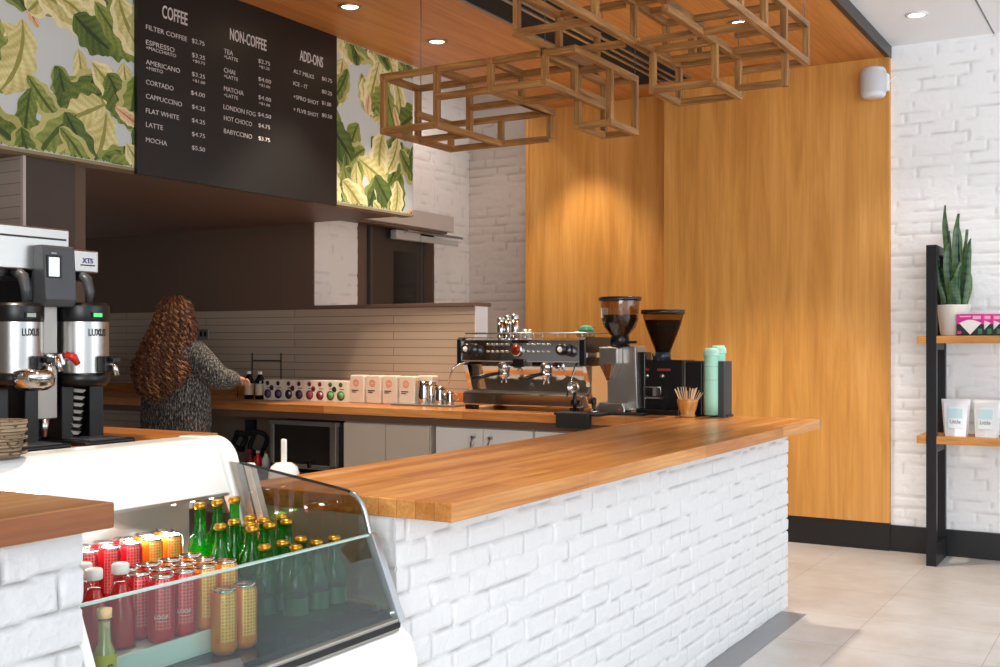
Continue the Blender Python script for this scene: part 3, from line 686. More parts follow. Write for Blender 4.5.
# lower front pane leaning outwards
fp=MB().prism([(-1.804,.985),(-1.716,.775),(-1.722,.773),(-1.810,.983)],'y',Y0c,Y1c); fp.build('front_pane','pane',cs)
MB().box(-1.812,-1.802,Y0c,Y1c,.983,.988).build('pane_edge',P('polished_glass_edge','#a9c4bd',.1),cs)
for ye,nm in ((Y1c,'front_post'),(Y0c-.02,'front_post')):
    MB().prism([(-1.82,.99),(-1.792,.99),(-1.698,.765),(-1.728,.765)],'y',ye-.008,ye+.016).build(nm,'alu' if ye>2 else 'white',cs,bevel=.003)
MB().box(XB-.045,XB-.008,Y0c,Y1c,.742,.777).build('front_rail','steel_d',cs,bevel=.004)
MB().box(XB-.012,XB-.006,Y0c,Y1c,.752,.768).build('rail_groove','plastic_b',cs)
MB().box(-2.05,XB-.06,Y1c-.03,Y1c-.012,.793,.812).build('inner_rail','steel_d',cs,bevel=.002)
MB().box(-2.02,XB-.07,Y1c-.034,Y1c-.030,.803,.810).build('inner_strip',P('warm_brass','#c99a5a',.3,.9),cs)
MB().lathe([(0,0),(.009,0),(.009,.012),(0,.012)],c=(XB-.03,Y1c-.01,.783),n=12).build('hinge_pin','chrome',cs)
# ---- cans
def can_proto(kind):
    t=empty('drink_can','x','can',(0,0,0))
    r=.029
    MB().lathe([(0,.0),(r*.72,.0),(r*.8,.003),(r*.98,.010),(r,.016),(r,.128),(r*.97,.134),(r*.87,.1405)],n=32,caps=False).build('can_body','can_red' if kind=='red' else 'can_or',t)
    MB().lathe([(r*.865,.1395),(r*.91,.1425),(r*.91,.1445),(r*.86,.1455),(r*.83,.1415),(0,.1415)],n=28,caps=False).build('can_lid','chrome',t)
    MB().box(-.007,.007,-.004,.018,.1415,.1428).build('ring_pull','steel',t,bevel=.001)
    return t
protos={}
def place(kind,maker,x,y,z,label,group,rz=None):
    if kind not in protos: protos[kind]=maker(); o=protos[kind]
    else: o=dup(protos[kind])
    o.location=(x,y,z); o['label']=label; o['group']=group
    o.rotation_euler=(0,0,random.uniform(-.25,.25) if rz is None else rz)
    return o
ORD=['leftmost','second from left','third from left','fourth from left','fifth from left','sixth from left','seventh from left','rightmost']
zr=.829
cans=[]
rowA=[('red',1.875),('red',1.945),('red',2.015),('orange',2.085),('orange',2.155)]
for i,(k,y) in enumerate(rowA): cans.append((k,-2.315,y,zr,'%s can in the back block of cans, front row, %s'%(k,ORD[i])))
rowB=[('red',1.91),('red',1.98),('red',2.05),('orange',2.12),('orange',2.19)]
for i,(k,y) in enumerate(rowB): cans.append((k,-2.385,y,zr,'%s can in the back block of cans, rear row, %s'%(k,ORD[i])))
zt_=.839
row1=[('red',1.73),('red',1.795),('orange',1.86),('orange',1.925)]
for i,(k,y) in enumerate(row1): cans.append((k,-1.892,y,zt_,'%s can on the white tray, front row, %s'%(k,ORD[i])))
row2=[('red',1.722),('red',1.787),('orange',1.852),('orange',1.917)]
for i,(k,y) in enumerate(row2): cans.append((k,-1.954,y,zt_,'%s can on the white tray, middle row, %s'%(k,ORD[i])))
row3=[('red',1.74),('red',1.805),('orange',1.87),('orange',1.935)]
for i,(k,y) in enumerate(row3): cans.append((k,-2.016,y,zt_,'%s can on the white tray, rear row, %s'%(k,ORD[i])))
for k,x,y,z,l in cans:
    o=place('can_'+k,lambda k=k:can_proto(k),x,y,z,l[0].upper()*0+l,'slim patterned cans in the display case')
c1=place('can_orange',None,-1.822,1.85,.794,'orange can standing low in front of the white tray, left one','slim patterned cans in the display case')
c2=place('can_orange',None,-1.822,1.915,.794,'orange can standing low in front of the white tray, right one','slim patterned cans in the display case')
for o in list(bpy.data.objects):
    if o.name.startswith('drink_can') and o.type=='EMPTY': o.rotation_euler=(0,0,-.35+random.uniform(-.15,.15))
# can lettering on the two red front cans
for o in [q for q in bpy.data.objects if q.name.startswith('drink_can') and q.get('label','') in ('red can on the white tray, front row, leftmost','red can on the white tray, front row, second from left')]:
    me=textmesh('LOOP',.030,.0085,.02,.0002)
    for v_ in me.vertices:
        a=-.25+(v_.co.x-.015)/.0294; v_.co=(.0294*math.cos(a),.0294*math.sin(a),.055+v_.co.y)
    link('can_lettering',me,'paper',o)
    me=textmesh('---------',.024,.0012,0,.0002)
    for v_ in me.vertices:
        a=-.25+(v_.co.x-.012)/.0294; v_.co=(.0294*math.cos(a),.0294*math.sin(a),.049+v_.co.y)
    link('can_small_print',me,'paper',o)
# ---- green bottles
def gbottle(h):
    t=empty('green_bottle','x','bottle',(0,0,0)); r=.0305
    s=h/.235
    out=[(0,.0),(r*.9,.0),(r,.006),(r,.118*s),(r*.93,.135*s),(r*.62,.158*s),(r*.47,.175*s),(r*.44,.205*s),(r*.46,.225*s)]
    inn=[]
    MB().lathe(out+inn,n=28,caps=False).build('bottle_glass','green_glass',t)
    MB().lathe([(r*.47,.219*s),(r*.56,.222*s),(r*.56,.229*s),(r*.46,.2355*s),(0,.236*s)],n=20,caps=False).build('crown_cap','gold',t)
    MB().lathe([(r*1.01,.03),(r*1.01,.085*s)],n=28,caps=False).build('paper_label',P('green_label','#124a1c',.3),t)
    return t
gb=[]
for i,y in enumerate((2.17,2.235,2.30)): gb.append(('g_tall',.235,-2.225,y,zr,'tall green bottle at the back of the case, %s of three'%('left','middle','right')[i]))
zz_=zr
for i,(x,y) in enumerate(sorted(((-2.08,2.10),(-2.04,2.165),(-1.985,2.115),(-1.985,2.18),(-1.985,2.245),(-2.05,2.23),(-2.10,2.17),(-2.11,2.24),(-2.05,2.30)),key=lambda q:(CT*q[0]+ST*q[1])/(CT*q[1]-ST*q[0]))): gb.append(('g_mid',.20,x,y,zz_,'green bottle on the middle step of the case, %s of nine'%('leftmost','second from left','third from left','fourth from left','fifth from left','sixth from left','seventh from left','eighth from left','rightmost')[i]))
for i,(x,y) in enumerate(((-1.915,2.085),(-1.915,2.15),(-1.91,2.215),(-1.845,2.12),(-1.845,2.20),(-1.845,2.27))): gb.append(('g_low',.20,x,y,.794,'green bottle on the lowest black deck, %s'%('rear row left','rear row middle','rear row right','front row left','front row middle','front row right')[i]))
for k,h,x,y,z,l in gb: place('gb%.3f'%h,lambda h=h:gbottle(h),x,y,z,l,'green glass bottles in the display case')
# ---- red juice bottles with white caps
def rbottle():
    t=empty('juice_bottle','x','bottle',(0,0,0)); r=.032
    MB().lathe([(0,.002),(r*.93,.002),(r*.97,.01),(r*.97,.075),(r*.8,.10),(r*.45,.135),(r*.4,.14),(0,.14)],n=28).build('juice','red_liquid',t)
    MB().lathe([(0,0),(r,0),(r*1.03,.008),(r*1.03,.078),(r*.86,.102),(r*.48,.142),(r*.44,.158),(r*.46,.165)],n=28,caps=False).build('bottle_glass','clear_glass',t)
    MB().lathe([(r*.5,.158),(r*.58,.160),(r*.58,.178),(r*.5,.181),(0,.181)],n=20,caps=False).build('screw_cap',P('white_cap','#dcd8d0',.45),t)
    return t
for i,(x,y) in enumerate(((-1.935,1.585),(-2.005,1.615),(-1.935,1.655),(-2.01,1.545))):
    place('rb',rbottle,x,y,zt_,('red white-capped juice bottle on the tray, %s')%('nearest','behind the nearest','right one','partly behind the near bar')[i],'red juice bottles in the display case')
y_=empty('yellow_label_bottle','slim clear bottle with a cork-coloured cap and yellow label at the case front','bottle',(-1.80,1.50,.794))
MB().lathe([(0,0),(.021,0),(.021,.09),(.012,.11),(.0105,.15),(0,.15)],n=20).build('drink',P('pale_drink','#d9b56a',.1),y_)
MB().lathe([(0,-.0),(.0225,-.0),(.0225,.092),(.0132,.113),(.012,.16)],n=20,caps=False).build('bottle_glass','clear_glass',y_)
MB().lathe([(0,.158),(.0145,.158),(.0145,.176),(0,.178)],n=16).build('cap',P('cork_cap','#cbb080',.5),y_)
MB().lathe([(.0232,.03),(.0232,.088)],n=20,caps=False).build('yellow_label',P('yellow_label','#d8c020',.5),y_)
me=textmesh('G',.014,.018,.03,.0003); me.transform(Matrix.Rotation(-.3,4,'Z')@Matrix.Translation((.0238,-.006,.052))@FX); link('label_letter',me,'ink',y_)
# small wicker basket on the canopy
p=(-2.42,at(0,440,X=-2.42)[1],1.218)
t=empty('wicker_basket','small brown wicker basket on the white case top at the left edge','basket',p)
MB().lathe([(0,0),(.045,0),(.055,.05),(.062,.09),(.058,.09),(.05,.05),(.04,.005),(0,.005)],n=24,caps=False).build('basket_body','wicker',t)
for k in range(5): MB().tube([(.059*math.cos(a),.059*math.sin(a),.018*k+.012) for a in np.linspace(0,2*PI,24)],.004,n=6,caps=False).build('woven_band','wicker',t)
# ================================================================ PREP TABLE + WHITE SCOOP behind the glass
t=empty('prep_table','low stainless prep table on the staff side of the bar','table',(-2.75,3.55,0))
MB().box(-.30,.32,-.7,.7,.90,.93).build('table_top','steel_d',t,bevel=.004)
for sx in (-.27,.29):
    for sy in (-.66,.66): MB().tube([(sx,sy,0),(sx,sy,.9)],.018).build('leg','steel_d',t)
MB().box(-.28,.30,-.68,.68,.25,.27).build('lower_shelf','steel_d',t)
q=at(284,470,Z=.97)
t=empty('white_scoop_jug','white plastic jug with an upright white handle on the prep table','jug',(q[0],q[1],.93))
t.location=(-2.85,Yof(284,-2.85),.93)
MB().lathe([(0,0),(.055,0),(.06,.05),(.058,.07),(.05,.095),(.03,.11),(0,.112)],n=24).build('jug_body','white',t)
MB().box(-.012,.012,-.006,.006,.10,.20).build('handle','white',t,bevel=.005)

# ================================================================ LEFT: BATCH BREWER (faces +X)
XBR=-3.92
def BY(u,x=XBR): return Yof(u,x)
def BZ(u,v,x=XBR): return at(u,v,X=x)[2]
zb=ZT
br=empty('coffee_brewer','large twin steel batch coffee brewer with touch display and two dispensers','coffee brewer',(0,0,0))
zA0=BZ(35,270); zA1=BZ(69,230); zB0=BZ(80,272); zB1=BZ(90,250.5)
yA=BY(69.5); yB=BY(99.5); yLft=BY(-60)
MB().box(XBR-.42,XBR,yLft,yA,zA0,zA1).build('upper_housing','steel',br,bevel=.006)
MB().box(XBR-.40,XBR-.005,yA,yB,zB0,zB1).build('side_housing','steel',br,bevel=.006)
MB().box(XBR,XBR+.003,yLft,BY(66),zA1-.048,zA1-.040).build('seam','plastic_b',br)
MB().box(XBR-.36,XBR-.04,yLft+.02,yB-.02,zA0-.03,zA0).build('under_tray','plastic_b',br)
# back body, centre column
MB().box(XBR-.42,XBR-.22,BY(30,XBR-.2),BY(70,XBR-.2),zb+.02,zA0).build('rear_column','plastic_b',br)
yc0,yc1=BY(37),BY(57.5)
MB().box(XBR-.10,XBR,yc0,yc1,BZ(47,419),BZ(47,300)).build('centre_column','steel_d',br,bevel=.004)
# touch head
y0,y1=BY(34),BY(65.5); z0,z1=BZ(48,307),BZ(48,246)
MB().prism([(XBR-.02,z0),(XBR+.055,z0),(XBR+.075,z0+.03),(XBR+.06,z1-.01),(XBR+.05,z1),(XBR-.02,z1)],'y',y0,y1).build('touch_head','grey_pl',br,bevel=.008)
MB().box(XBR+.060,XBR+.073,BY(47,XBR+.07),BY(61.5,XBR+.07),BZ(54,279),BZ(54,256.5)).build('screen_bezel','plastic_b',br,bevel=.002)
MB().box(XBR+.071,XBR+.0755,BY(48.5,XBR+.07),BY(58.5,XBR+.07),BZ(54,277.5),BZ(54,259)).build('screen','screen',br)
MB().box(XBR+.062,XBR+.064,BY(51,XBR+.06),BY(56,XBR+.06),z1-.036,z1-.030).build('head_badge','steel_d',br)
text('housing_lettering','XTS',.055,.022,(XBR-.003,BY(83),zB1-.055),FX,P('violet_ink','#5a5a86',.5),br,.02)
MB().box(XBR-.006,XBR-.002,BY(81.5),BY(95.5),zB1-.066,zB1-.061).build('housing_lettering','ink',br)
# spouts
for u in (20,84):
    y=BY(u); MB().tube([(XBR-.03,y,zA0-.005),(XBR+.02,y,zA0-.03),(XBR+.035,y,zA0-.08),(XBR+.03,y,zA0-.13)],[.022,.022,.02,.014],n=12).build('spout','grey_pl',br)
# water tap with red handle
xt=XBR+.03; yt=(yc0+yc1)/2
MB().tube([(XBR,yt,BZ(47,357)),(XBR+.06,yt,BZ(47,357)),(XBR+.08,yt,BZ(47,372))],.014).build('tap','chrome',br)
MB().box(XBR+.0,XBR+.05,BY(40),BY(58),BZ(47,366),BZ(47,353)).build('tap_block','chrome',br,bevel=.006)
MB().tube([(XBR+.05,BY(57),BZ(57,354)),(XBR+.07,BY(62),BZ(62,357)),(XBR+.075,BY(66),BZ(66,364))],[.013,.016,.012],n=10).build('red_tap_handle','red',br)
MB().tube([(XBR-.02,yt,BZ(44,419)),(XBR-.02,yt,BZ(44,437))],[.022,.012],n=12).build('drain_nozzle','steel',br)
# dispensers
def dispenser(u0,u1,label,lit):
    xc=XBR-.02; y0=BY(u0,xc); y1=BY(u1,xc); yc=(y0+y1)/2; r=(y1-y0)/2*1.0
    d=empty('coffee_dispenser',label,'dispenser',(xc,yc,zb),group='steel coffee dispensers under the brewer')
    Z=lambda v:at((u0+u1)/2,v,X=xc)[2]-zb
    MB().lathe([(r*.99,Z(322)),(r*1.02,Z(320)),(r*1.02,Z(306)),(r*.9,Z(303)),(0,Z(303))],n=40,caps=False).build('black_lid','plastic_b',d,bevel=.002)
    MB().lathe([(r*.99,Z(373)),(r*.99,Z(322))],n=48,caps=False).build('steel_body','steel',d)
    MB().lathe([(0,Z(386)),(r*.9,Z(386)),(r*1.02,Z(382)),(r*1.02,Z(373)),(r*.97,Z(372))],n=40,caps=False).build('black_base','plastic_b',d)
    # stand
    MB().box(-.12,.02,-r*.98,-r*.45,.02,Z(385)).build('stand_leg','plastic_b',d,bevel=.006)
    MB().box(-.10,.02,r*.25,r*.9,.02,Z(385)).build('stand_leg','plastic_b',d,bevel=.006)
    MB().box(-.16,.19,-r*1.15,r*1.15,0,.022).build('stand_base','plastic_b',d,bevel=.01,seg=3)
    MB().box(-.02,.17,-r*.8,r*.8,.022,.026).build('drip_grid','grey_pl',d)
    e=MB().box(r*.92,r*1.035,-r*.34,r*.16,Z(318.5),Z(312.5)).build('level_display','plastic_b',d,bevel=.002)
    MB().box(r*.93,r*1.045,-r*.28,r*.10,Z(317.3),Z(313.5)).build('green_readout' if lit else 'readout',emis('readout_green','#4fbf6a',.7) if lit else P('readout_grey','#9fb0a8',.4),e)
    me=textmesh('LUXUS',r*.95,.030,.02,.0004)
    for v_ in me.vertices:
        a=-.42+(v_.co.x)/r*.78; v_.co=((r+.001)*math.cos(a),(r+.001)*math.sin(a),Z(336)+v_.co.y)
    link('lettering',me,'ink',d)
    # sight tube and faucet
    fa=.18
    fx,fy=r*math.cos(fa),r*math.sin(fa)
    MB().box(fx-.0,fx+.045,fy-.028,fy+.028,Z(372),Z(356)).build('faucet_guard','plastic_b',d,bevel=.006)
    f=MB().tube([(fx,fy,Z(364)),(fx+.06,fy+.01,Z(364)),(fx+.07,fy+.01,Z(375))],.014,n=10).build('faucet','chrome',d)
    MB().box(fx+.05,fx+.075,fy-.01,fy+.03,Z(362),Z(357)).build('faucet_lever','plastic_b',f,bevel=.003)
    return d
dispenser(58.5,103,'right steel coffee dispenser with green readout on a black stand',True)
dispenser(-7,38.5,'left steel coffee dispenser cut off by the photo edge',False)
# nested cups stored in the right stand: paper sleeves stack
p=(XBR-.02,BY(78,XBR),ZT+.027)
t=empty('cup_stack','leaning stack of striped white cups inside the right dispenser stand','cups',p)
for k in range(14):
    MB().lathe([(.022,0),(.034,.015),(.036,.015)],n=20,caps=False,mat=Matrix.Translation((0,.002*k-.012,.012+.0145*k))@Matrix.Rotation(-.14,4,'X')).build('cup','paper' if k%2==0 else 'plastic_b',t)
# chrome jug hung on the tap
t=empty('portafilter_bowl','shiny chrome bowl spout at the left dispenser','bowl',(XBR+.10,BY(34,XBR+.1),BZ(35,389)))
MB().lathe([(0,0),(.05,0),(.075,.02),(.08,.055),(.075,.075),(.055,.085),(0,.086)],n=28).build('bowl','chrome',t)
MB().lathe([(.078,.05),(.082,.052),(.078,.056)],n=28,caps=False).build('rim','steel_d',t)

# ================================================================ RIGHT SHELVES
sh=empty('shelf_rack','black steel rack with two oak shelves against the white brick wall','shelving',(0,0,0))
fx=-1.31; fy=7.84; by=YWALL-.05; w_=.065
for x in (fx,fx+2.3):
    MB().box(x-w_/2,x+w_/2,fy,fy+.05,.0,2.14).build('post','blackmetal',sh,bevel=.002)
    MB().box(x-w_/2,x+w_/2,by-.05,by,.0,2.14).build('post','blackmetal',sh,bevel=.002)
    MB().box(x-w_/2,x+w_/2,fy+.05,by-.05,2.08,2.14).box(x-w_/2,x+w_/2,fy+.05,by-.05,.0,.14).build('side_rail','blackmetal',sh,bevel=.002)
    for z in (.755,1.44): MB().box(x-w_/2+.005,x+w_/2-.005,fy+.05,by-.05,z-.0,z+.045).build('bracket','blackmetal',sh)
z1=1.535; z2=at(918,436,Y=fy-.02)[2]
for z in (z1,z2): MB().box(Xof(918,fy+.05),fx+2.6,fy+.052,by-.052,z-.05,z).box(Xof(918,fy+.05),fx-w_/2-.001,fy-.0,fy+.052,z-.05,z).box(fx+w_/2+.001,fx+2.3-w_/2-.002,fy,fy+.052,z-.05,z).build('shelf_board','shelf_wood',sh)
# snake plant
px_=at(954,336,Y=8.02)
pl=empty('snake_plant','snake plant with upright banded leaves in a white pot on the upper shelf','plant',(px_[0],8.02,z1))
MB().lathe([(0,0),(.082,0),(.086,.01),(.108,.2),(.108,.208),(.098,.208),(.096,.18),(0,.18)],n=36,caps=False).build('pot',P('white_ceramic','#e4dcd2',.4),pl)
MB().lathe([(0,.182),(.097,.182)],n=24,caps=False).build('soil','soil',pl)
rnd=random.Random(4)
def snakeleaf(x,y,h,w,lean,az,tw,name='leaf'):
    V=[];Fc=[];C=[];n=64
    for i in range(n+1):
        t=i/n; ww=w*(.55+.9*t-1.0*t*t*.9)*(1 if t<.82 else max(.03,(1-t)/.18)**.7)
        cx=x+lean*t*t*math.cos(az)+.008*math.sin(t*6+tw*3); cy=y+lean*t*t*math.sin(az); a=tw+t*.8
        for s in (-1,-.5,0,.5,1): 
            d_=.35*w*(s*s)*.8
            V.append((cx+1.35*ww*s*.5*math.cos(a)-d_*math.sin(a),cy+1.35*ww*s*.5*math.sin(a)+d_*math.cos(a),.18+h*1.07*t))
    m=len(V)
    for i in range(m): 
        x_,y_,z_=V[i]; V.append((x_+.004*math.sin(tw),y_-.004*math.cos(tw),z_))
    for i in range(n):
        for j in range(4):
            b=.5+.5*math.sin(i*.9+tw*5+.5*math.sin(i*.37+j)); e=j in(0,3); b=b*b
            c=[L3('#14281a')[k]*b+L3('#2f5535')[k]*(1-b) for k in range(3)]
            if e: c=[c[k]*.75+L3('#7d9a50')[k]*.25 for k in range(3)]
            q=(i*5+j,i*5+j+1,(i+1)*5+j+1,(i+1)*5+j); Fc.append(q); C.append(c); Fc.append(tuple(m+k for k in q[::-1])); C.append(c)
        for j in (0,4):
            a,b=i*5+j,(i+1)*5+j; Fc.append((a,b,m+b,m+a)); C.append(L3('#6d8a48'))
    me=bpy.data.meshes.new(name); me.from_pydata(V,[],Fc); ca=me.color_attributes.new('Col','FLOAT_COLOR','CORNER'); dat=np.ones((len(me.loops),4),dtype=np.float32); i=0
    for f,c in zip(Fc,C): dat[i:i+4,:3]=c; i+=4
    ca.data.foreach_set('color',dat.ravel())
    link(name,me,'leaf',pl)
for (x,y,h,w,l,az,tw) in ((-.02,.0,.66,.05,.04,2.6,.1),(.03,.01,.60,.065,.0,0,.3),(.06,-.02,.44,.05,.06,.2,-.3),(-.06,.0,.40,.05,.06,3.3,.5),(-.07,.03,.34,.04,.08,3.0,-.4),(.0,-.05,.34,.075,.03,2.5,.0),(.06,.04,.36,.05,.03,.5,.8),(-.03,.05,.5,.05,.02,2.,1.2),(-.05,-.04,.26,.05,.05,3.6,.2),(.03,-.05,.30,.06,.03,-.6,.6),(.0,.06,.55,.05,.03,1.,-.8),(.07,.0,.24,.045,.04,0,-.5),(-.01,-.06,.42,.06,.02,4.,.3),(.05,.02,.50,.055,.03,.3,.9),(-.05,.01,.30,.055,.05,3.1,-.2),(.02,-.07,.20,.06,.03,5.,.1)):
    snakeleaf(x,y,h,w,l,az,tw)
# filter boxes
x0=Xof(957,7.92)
fb=empty('filter_box','x','box',(0,0,0),group='magenta coffee filter boxes on the upper shelf')
W_,H_,D_=.165,.142,.035
MB().box(0,W_,0,D_,0,H_).build('carton','card_b',fb,bevel=.001)
MB().box(.0,W_,-.001,0,.075,H_).build('magenta_front','pink',fb)
arc=[(W_*.10+(W_*.82)*k/10,.082+.022*math.sin(PI*k/10)) for k in range(11)]
MB().prism([(W_*.51,.006)]+arc[::-1],'y',-.002,-.0012).build('filter_picture','paper',fb)
MB().box(.004,.03,-.0022,-.001,.010,.030).build('pink_badge','pink',fb); MB().box(W_*.80,W_*.95,-.0022,-.001,.01,.045).build('green_badge','card_g',fb)
MB().box(.02,.09,-.0022,-.001,.122,.130).box(.10,.15,-.0022,-.001,.108,.130).build('print_line',P('pale_pink','#f2a8cf',.5),fb)
MB().box(W_-.0,W_+.001,.0,D_,.075,H_).build('magenta_side','pink',fb)
for i in range(6):
    o=fb if i==0 else dup(fb)
    o.location=(x0+.052*i,7.90+.042*i,z1+.001); o['label']='magenta and black coffee filter box with white cone picture, '+['leftmost and fully visible','second from left','third from left','fourth from left','fifth from left','last at the photo edge'][i]
# pouches
def pouch(x,y,label,rz):
    t=empty('coffee_pouch',label,'pouch',(x,y,z2),rz,group='white coffee pouches on the lower shelf')
    V=[];Fc=[];n=12; 
    for i in range(n+1):
        s=i/n; z=.245*s; th=.045*(1-s)**.6+.002; wd=.085*(.86+.22*s); 
        ring=[(-wd,0),(-wd*.85,-th),(0,-th*1.15),(wd*.85,-th),(wd,0),(wd*.85,th),(0,th),(-wd*.85,th)]
        V+= [(a,b,z) for a,b in ring]
    for i in range(n):
        for k in range(8): Fc.append((i*8+k,i*8+(k+1)%8,(i+1)*8+(k+1)%8,(i+1)*8+k))
    Fc.append(tuple(range(8))[::-1]); Fc.append(tuple(n*8+k for k in range(8)))
    me=bpy.data.meshes.new('pouch_body'); me.from_pydata(V,[],Fc); link('pouch_body',me,P('white_foil','#e6e8ec',.3,.1),t)
    lean=Matrix.Translation((0,-.060,0))@Matrix.Rotation(math.radians(-10),4,'X')
    MB().box(-.045,.045,-.001,0,.055,.20,mat=lean).build('label_panel',P('label_white','#e4ecee',.6),t)
    MB().box(-.043,.043,-.002,-.001,.12,.185,mat=lean).build('blue_panel','blue',t)
    me=textmesh('Little',.065,.026,0,.0003); me.transform(lean@Matrix.Translation((-.033,-.0025,.085))@FY); link('lettering',me,P('slate_ink','#5a6a74',.6),t)
    MB().box(-.075,.075,-.006,.006,.222,.226).build('seal_line',P('seal_grey','#c4c8cc',.4),t)
pouch(Xof(956,7.98),7.98,'white coffee pouch with pale blue label on the lower shelf, left one',.05)
pouch(Xof(987,7.98),7.98,'white coffee pouch with pale blue label on the lower shelf, right one',-.1)
pouch(Xof(1016,8.05),8.05,'white coffee pouch cut off by the right photo edge',.1)
# speaker
p=at(873.5,83,Y=YPR-.13)
sp=empty('wall_speaker','white rounded wall speaker on the timber wall near the ceiling','speaker',(p[0],YPR-.13,p[2]))
MB().lathe([(0,-.105),(.07,-.105),(.082,-.09),(.088,0),(.082,.09),(.07,.105),(0,.105)],n=32).build('cabinet',P('speaker_white','#dcdcdf',.4),sp)
MB().lathe([(.0885,-.075),(.0895,-.07),(.0895,.07),(.0885,.075)],n=32,caps=False).build('grille',P('speaker_grille','#d2d2d6',.7,bump=.6,bscale=300),sp)
MB().box(.05,.10,.0,.06,-.06,.06).box(.02,.08,.05,.129,-.03,.03).build('bracket','white',sp,bevel=.006)
MB().tube([(.09,.05,.0),(.13,.06,.04),(.145,.10,.06)],.005).build('cable','white',sp)
# ================================================================ BACK COUNTER GOODS
YG=6.22
def onc(u,y=YG): return (Xof(u,y),y,ZT)
for i,u in enumerate((249,260)):
    t=empty('syrup_bottle','dark white-capped bottle on the worktop, '+('left one beside the wire rack','right one beside the printed boxes')[i],'bottle',onc(u),group='dark syrup bottles on the worktop')
    r=.036
    MB().lathe([(0,0),(r,0),(r,.13),(r*.9,.15),(r*.45,.175),(r*.4,.19),(0,.19)],n=24).build('bottle_body','syrup',t)
    MB().lathe([(r*.46,.185),(r*.46,.205),(0,.205)],n=16,caps=False).build('cap','paper',t)
    MB().lathe([(r*1.015,.03),(r*1.015,.115)],n=24,caps=False).build('label','label_c',t)
# wire rack
xa,xb=Xof(243,6.4),Xof(272,6.4)
t=empty('wire_rack','thin dark wire rack standing behind the dark bottles','rack',((xa+xb)/2,6.42,ZT)); hw=(xb-xa)/2
mbx=MB()
for sx in (-hw,hw):
    mbx.tube([(sx,-.08,0),(sx,-.08,.12),(sx,.08,.12),(sx,.08,.34)],.005,n=6).tube([(sx,.08,0),(sx,.08,.34)],.005,n=6)
for z in (.12,.28): mbx.tube([(-hw,.08,z),(hw,.08,z)],.005,n=6)
mbx.tube([(-hw,-.08,.12),(hw,-.08,.12)],.005,n=6).build('wire_frame','blackmetal',t)
# printed boxes
def pbox(u0,u1,label,kind,k):
    x0,x1=Xof(u0,YG),Xof(u1,YG); h=at(290,380,Y=YG)[2]-ZT; w=x1-x0-.004
    t=empty('printed_box',label,'box',(x0,YG-.02,ZT),group='cream boxes with round prints on the worktop')
    MB().box(0,w,0,.14,0,h).build('carton','box_c',t,bevel=.001)
    a,b={'plum':('purple','purple'),'dark':('purple','purple'),'berry':('maroon','maroon'),'green':('greenp','greenp')}[kind]
    def disc(x,z,r,m,nm='round_print',dy=-.001,par=None):
        q=MB().lathe([(0,0),(r,0),(r,.0008),(0,.0008)],n=28,mat=Matrix.Translation((x,dy,z))@Matrix.Rotation(PI/2,4,'X')).build(nm,m,t if par is None else par); return q
    disc(w*.42,h*.3,.034,a); disc(w*.42,h*.3,.024,P('swirl_'+kind,{'plum':'#6d5470','dark':'#564060','berry':'#9a4a5a','green':'#6fae6c'}[kind],.5),'swirl_print',-.0019)
    disc(w*.40,h*.83,.017,a)
    if k%2: disc(w*.80,h*.60,.020,'dgreen' if kind=='green' else b)
    if k%3==0: disc(w*.52,h*.36,.010,'paper','swirl_print',-.0028)
    MB().box(w*.3,w*.72,-.0012,0,h*.6,h*.63).build('print_line','ink',t)
us=np.linspace(265.5,349,9)
for i in range(8):
    kind=('plum','plum','dark','dark','berry','berry','green','green')[i]
    pbox(us[i],us[i+1],'cream box with %s round prints, %s of the row'%({'plum':'plum','dark':'dark violet','berry':'berry red','green':'green'}[kind],['leftmost','second','third','fourth','fifth','sixth','seventh','rightmost'][i]),kind,i+1)
def canister(u0,u1,y,label):
    x0,x1=Xof(u0,y),Xof(u1,y); w=x1-x0; h=.195
    t=empty('coffee_bag',label,'coffee bag',((x0+x1)/2,y,ZT),group='cream coffee bags with peach logo on the worktop')
    MB().prism([(-w*.48,0),(w*.48,0),(w*.5,h*.5),(w*.47,h*.94),(w*.42,h),(-w*.42,h),(-w*.47,h*.94),(-w*.5,h*.5)],'y',-.04,.04).build('bag_body',P('bag_cream','#dccbb8',.5),t,bevel=.008,seg=3)
    for r1,r0 in ((.026,.018),(.014,.008)):
        n=28; mb_=MB(); A=[];B=[]
        for k in range(n):
            a=2*PI*k/n; A.append(mb_.bm.verts.new((r1*math.cos(a)-.006,-.0412,h*.72+r1*math.sin(a)))); B.append(mb_.bm.verts.new((r0*math.cos(a)-.006,-.0412,h*.72+r0*math.sin(a))))
        for k in range(n): mb_.bm.faces.new((A[k],A[(k+1)%n],B[(k+1)%n],B[k]))
        mb_.build('ring_logo','peach',t)
    MB().box(-w*.33,w*.12,-.0415,-.04,h*.44,h*.475).box(-w*.33,-w*.02,-.0415,-.04,h*.38,h*.41).build('printed_words','ink',t)
for i,(a,b) in enumerate(((353,367.5),(369,384),(385.5,400.5),(402,418))): canister(a,b,6.2 if i<3 else 6.18,'cream coffee bag with peach ring logo, '+['leftmost beside the printed boxes','second from the left','third from the left','rightmost on the steel tray'][i])
canister(420,436,6.35,'cream coffee bag standing behind the steel pitchers')
xa,xb=Xof(401,6.2),Xof(463,6.2)
t=MB().box(xa,xb,6.08,6.36,ZT,ZT+.012).build('steel_tray','steel_d',bevel=.004); tag(t,'low steel tray under the pitchers left of the espresso machine','tray')
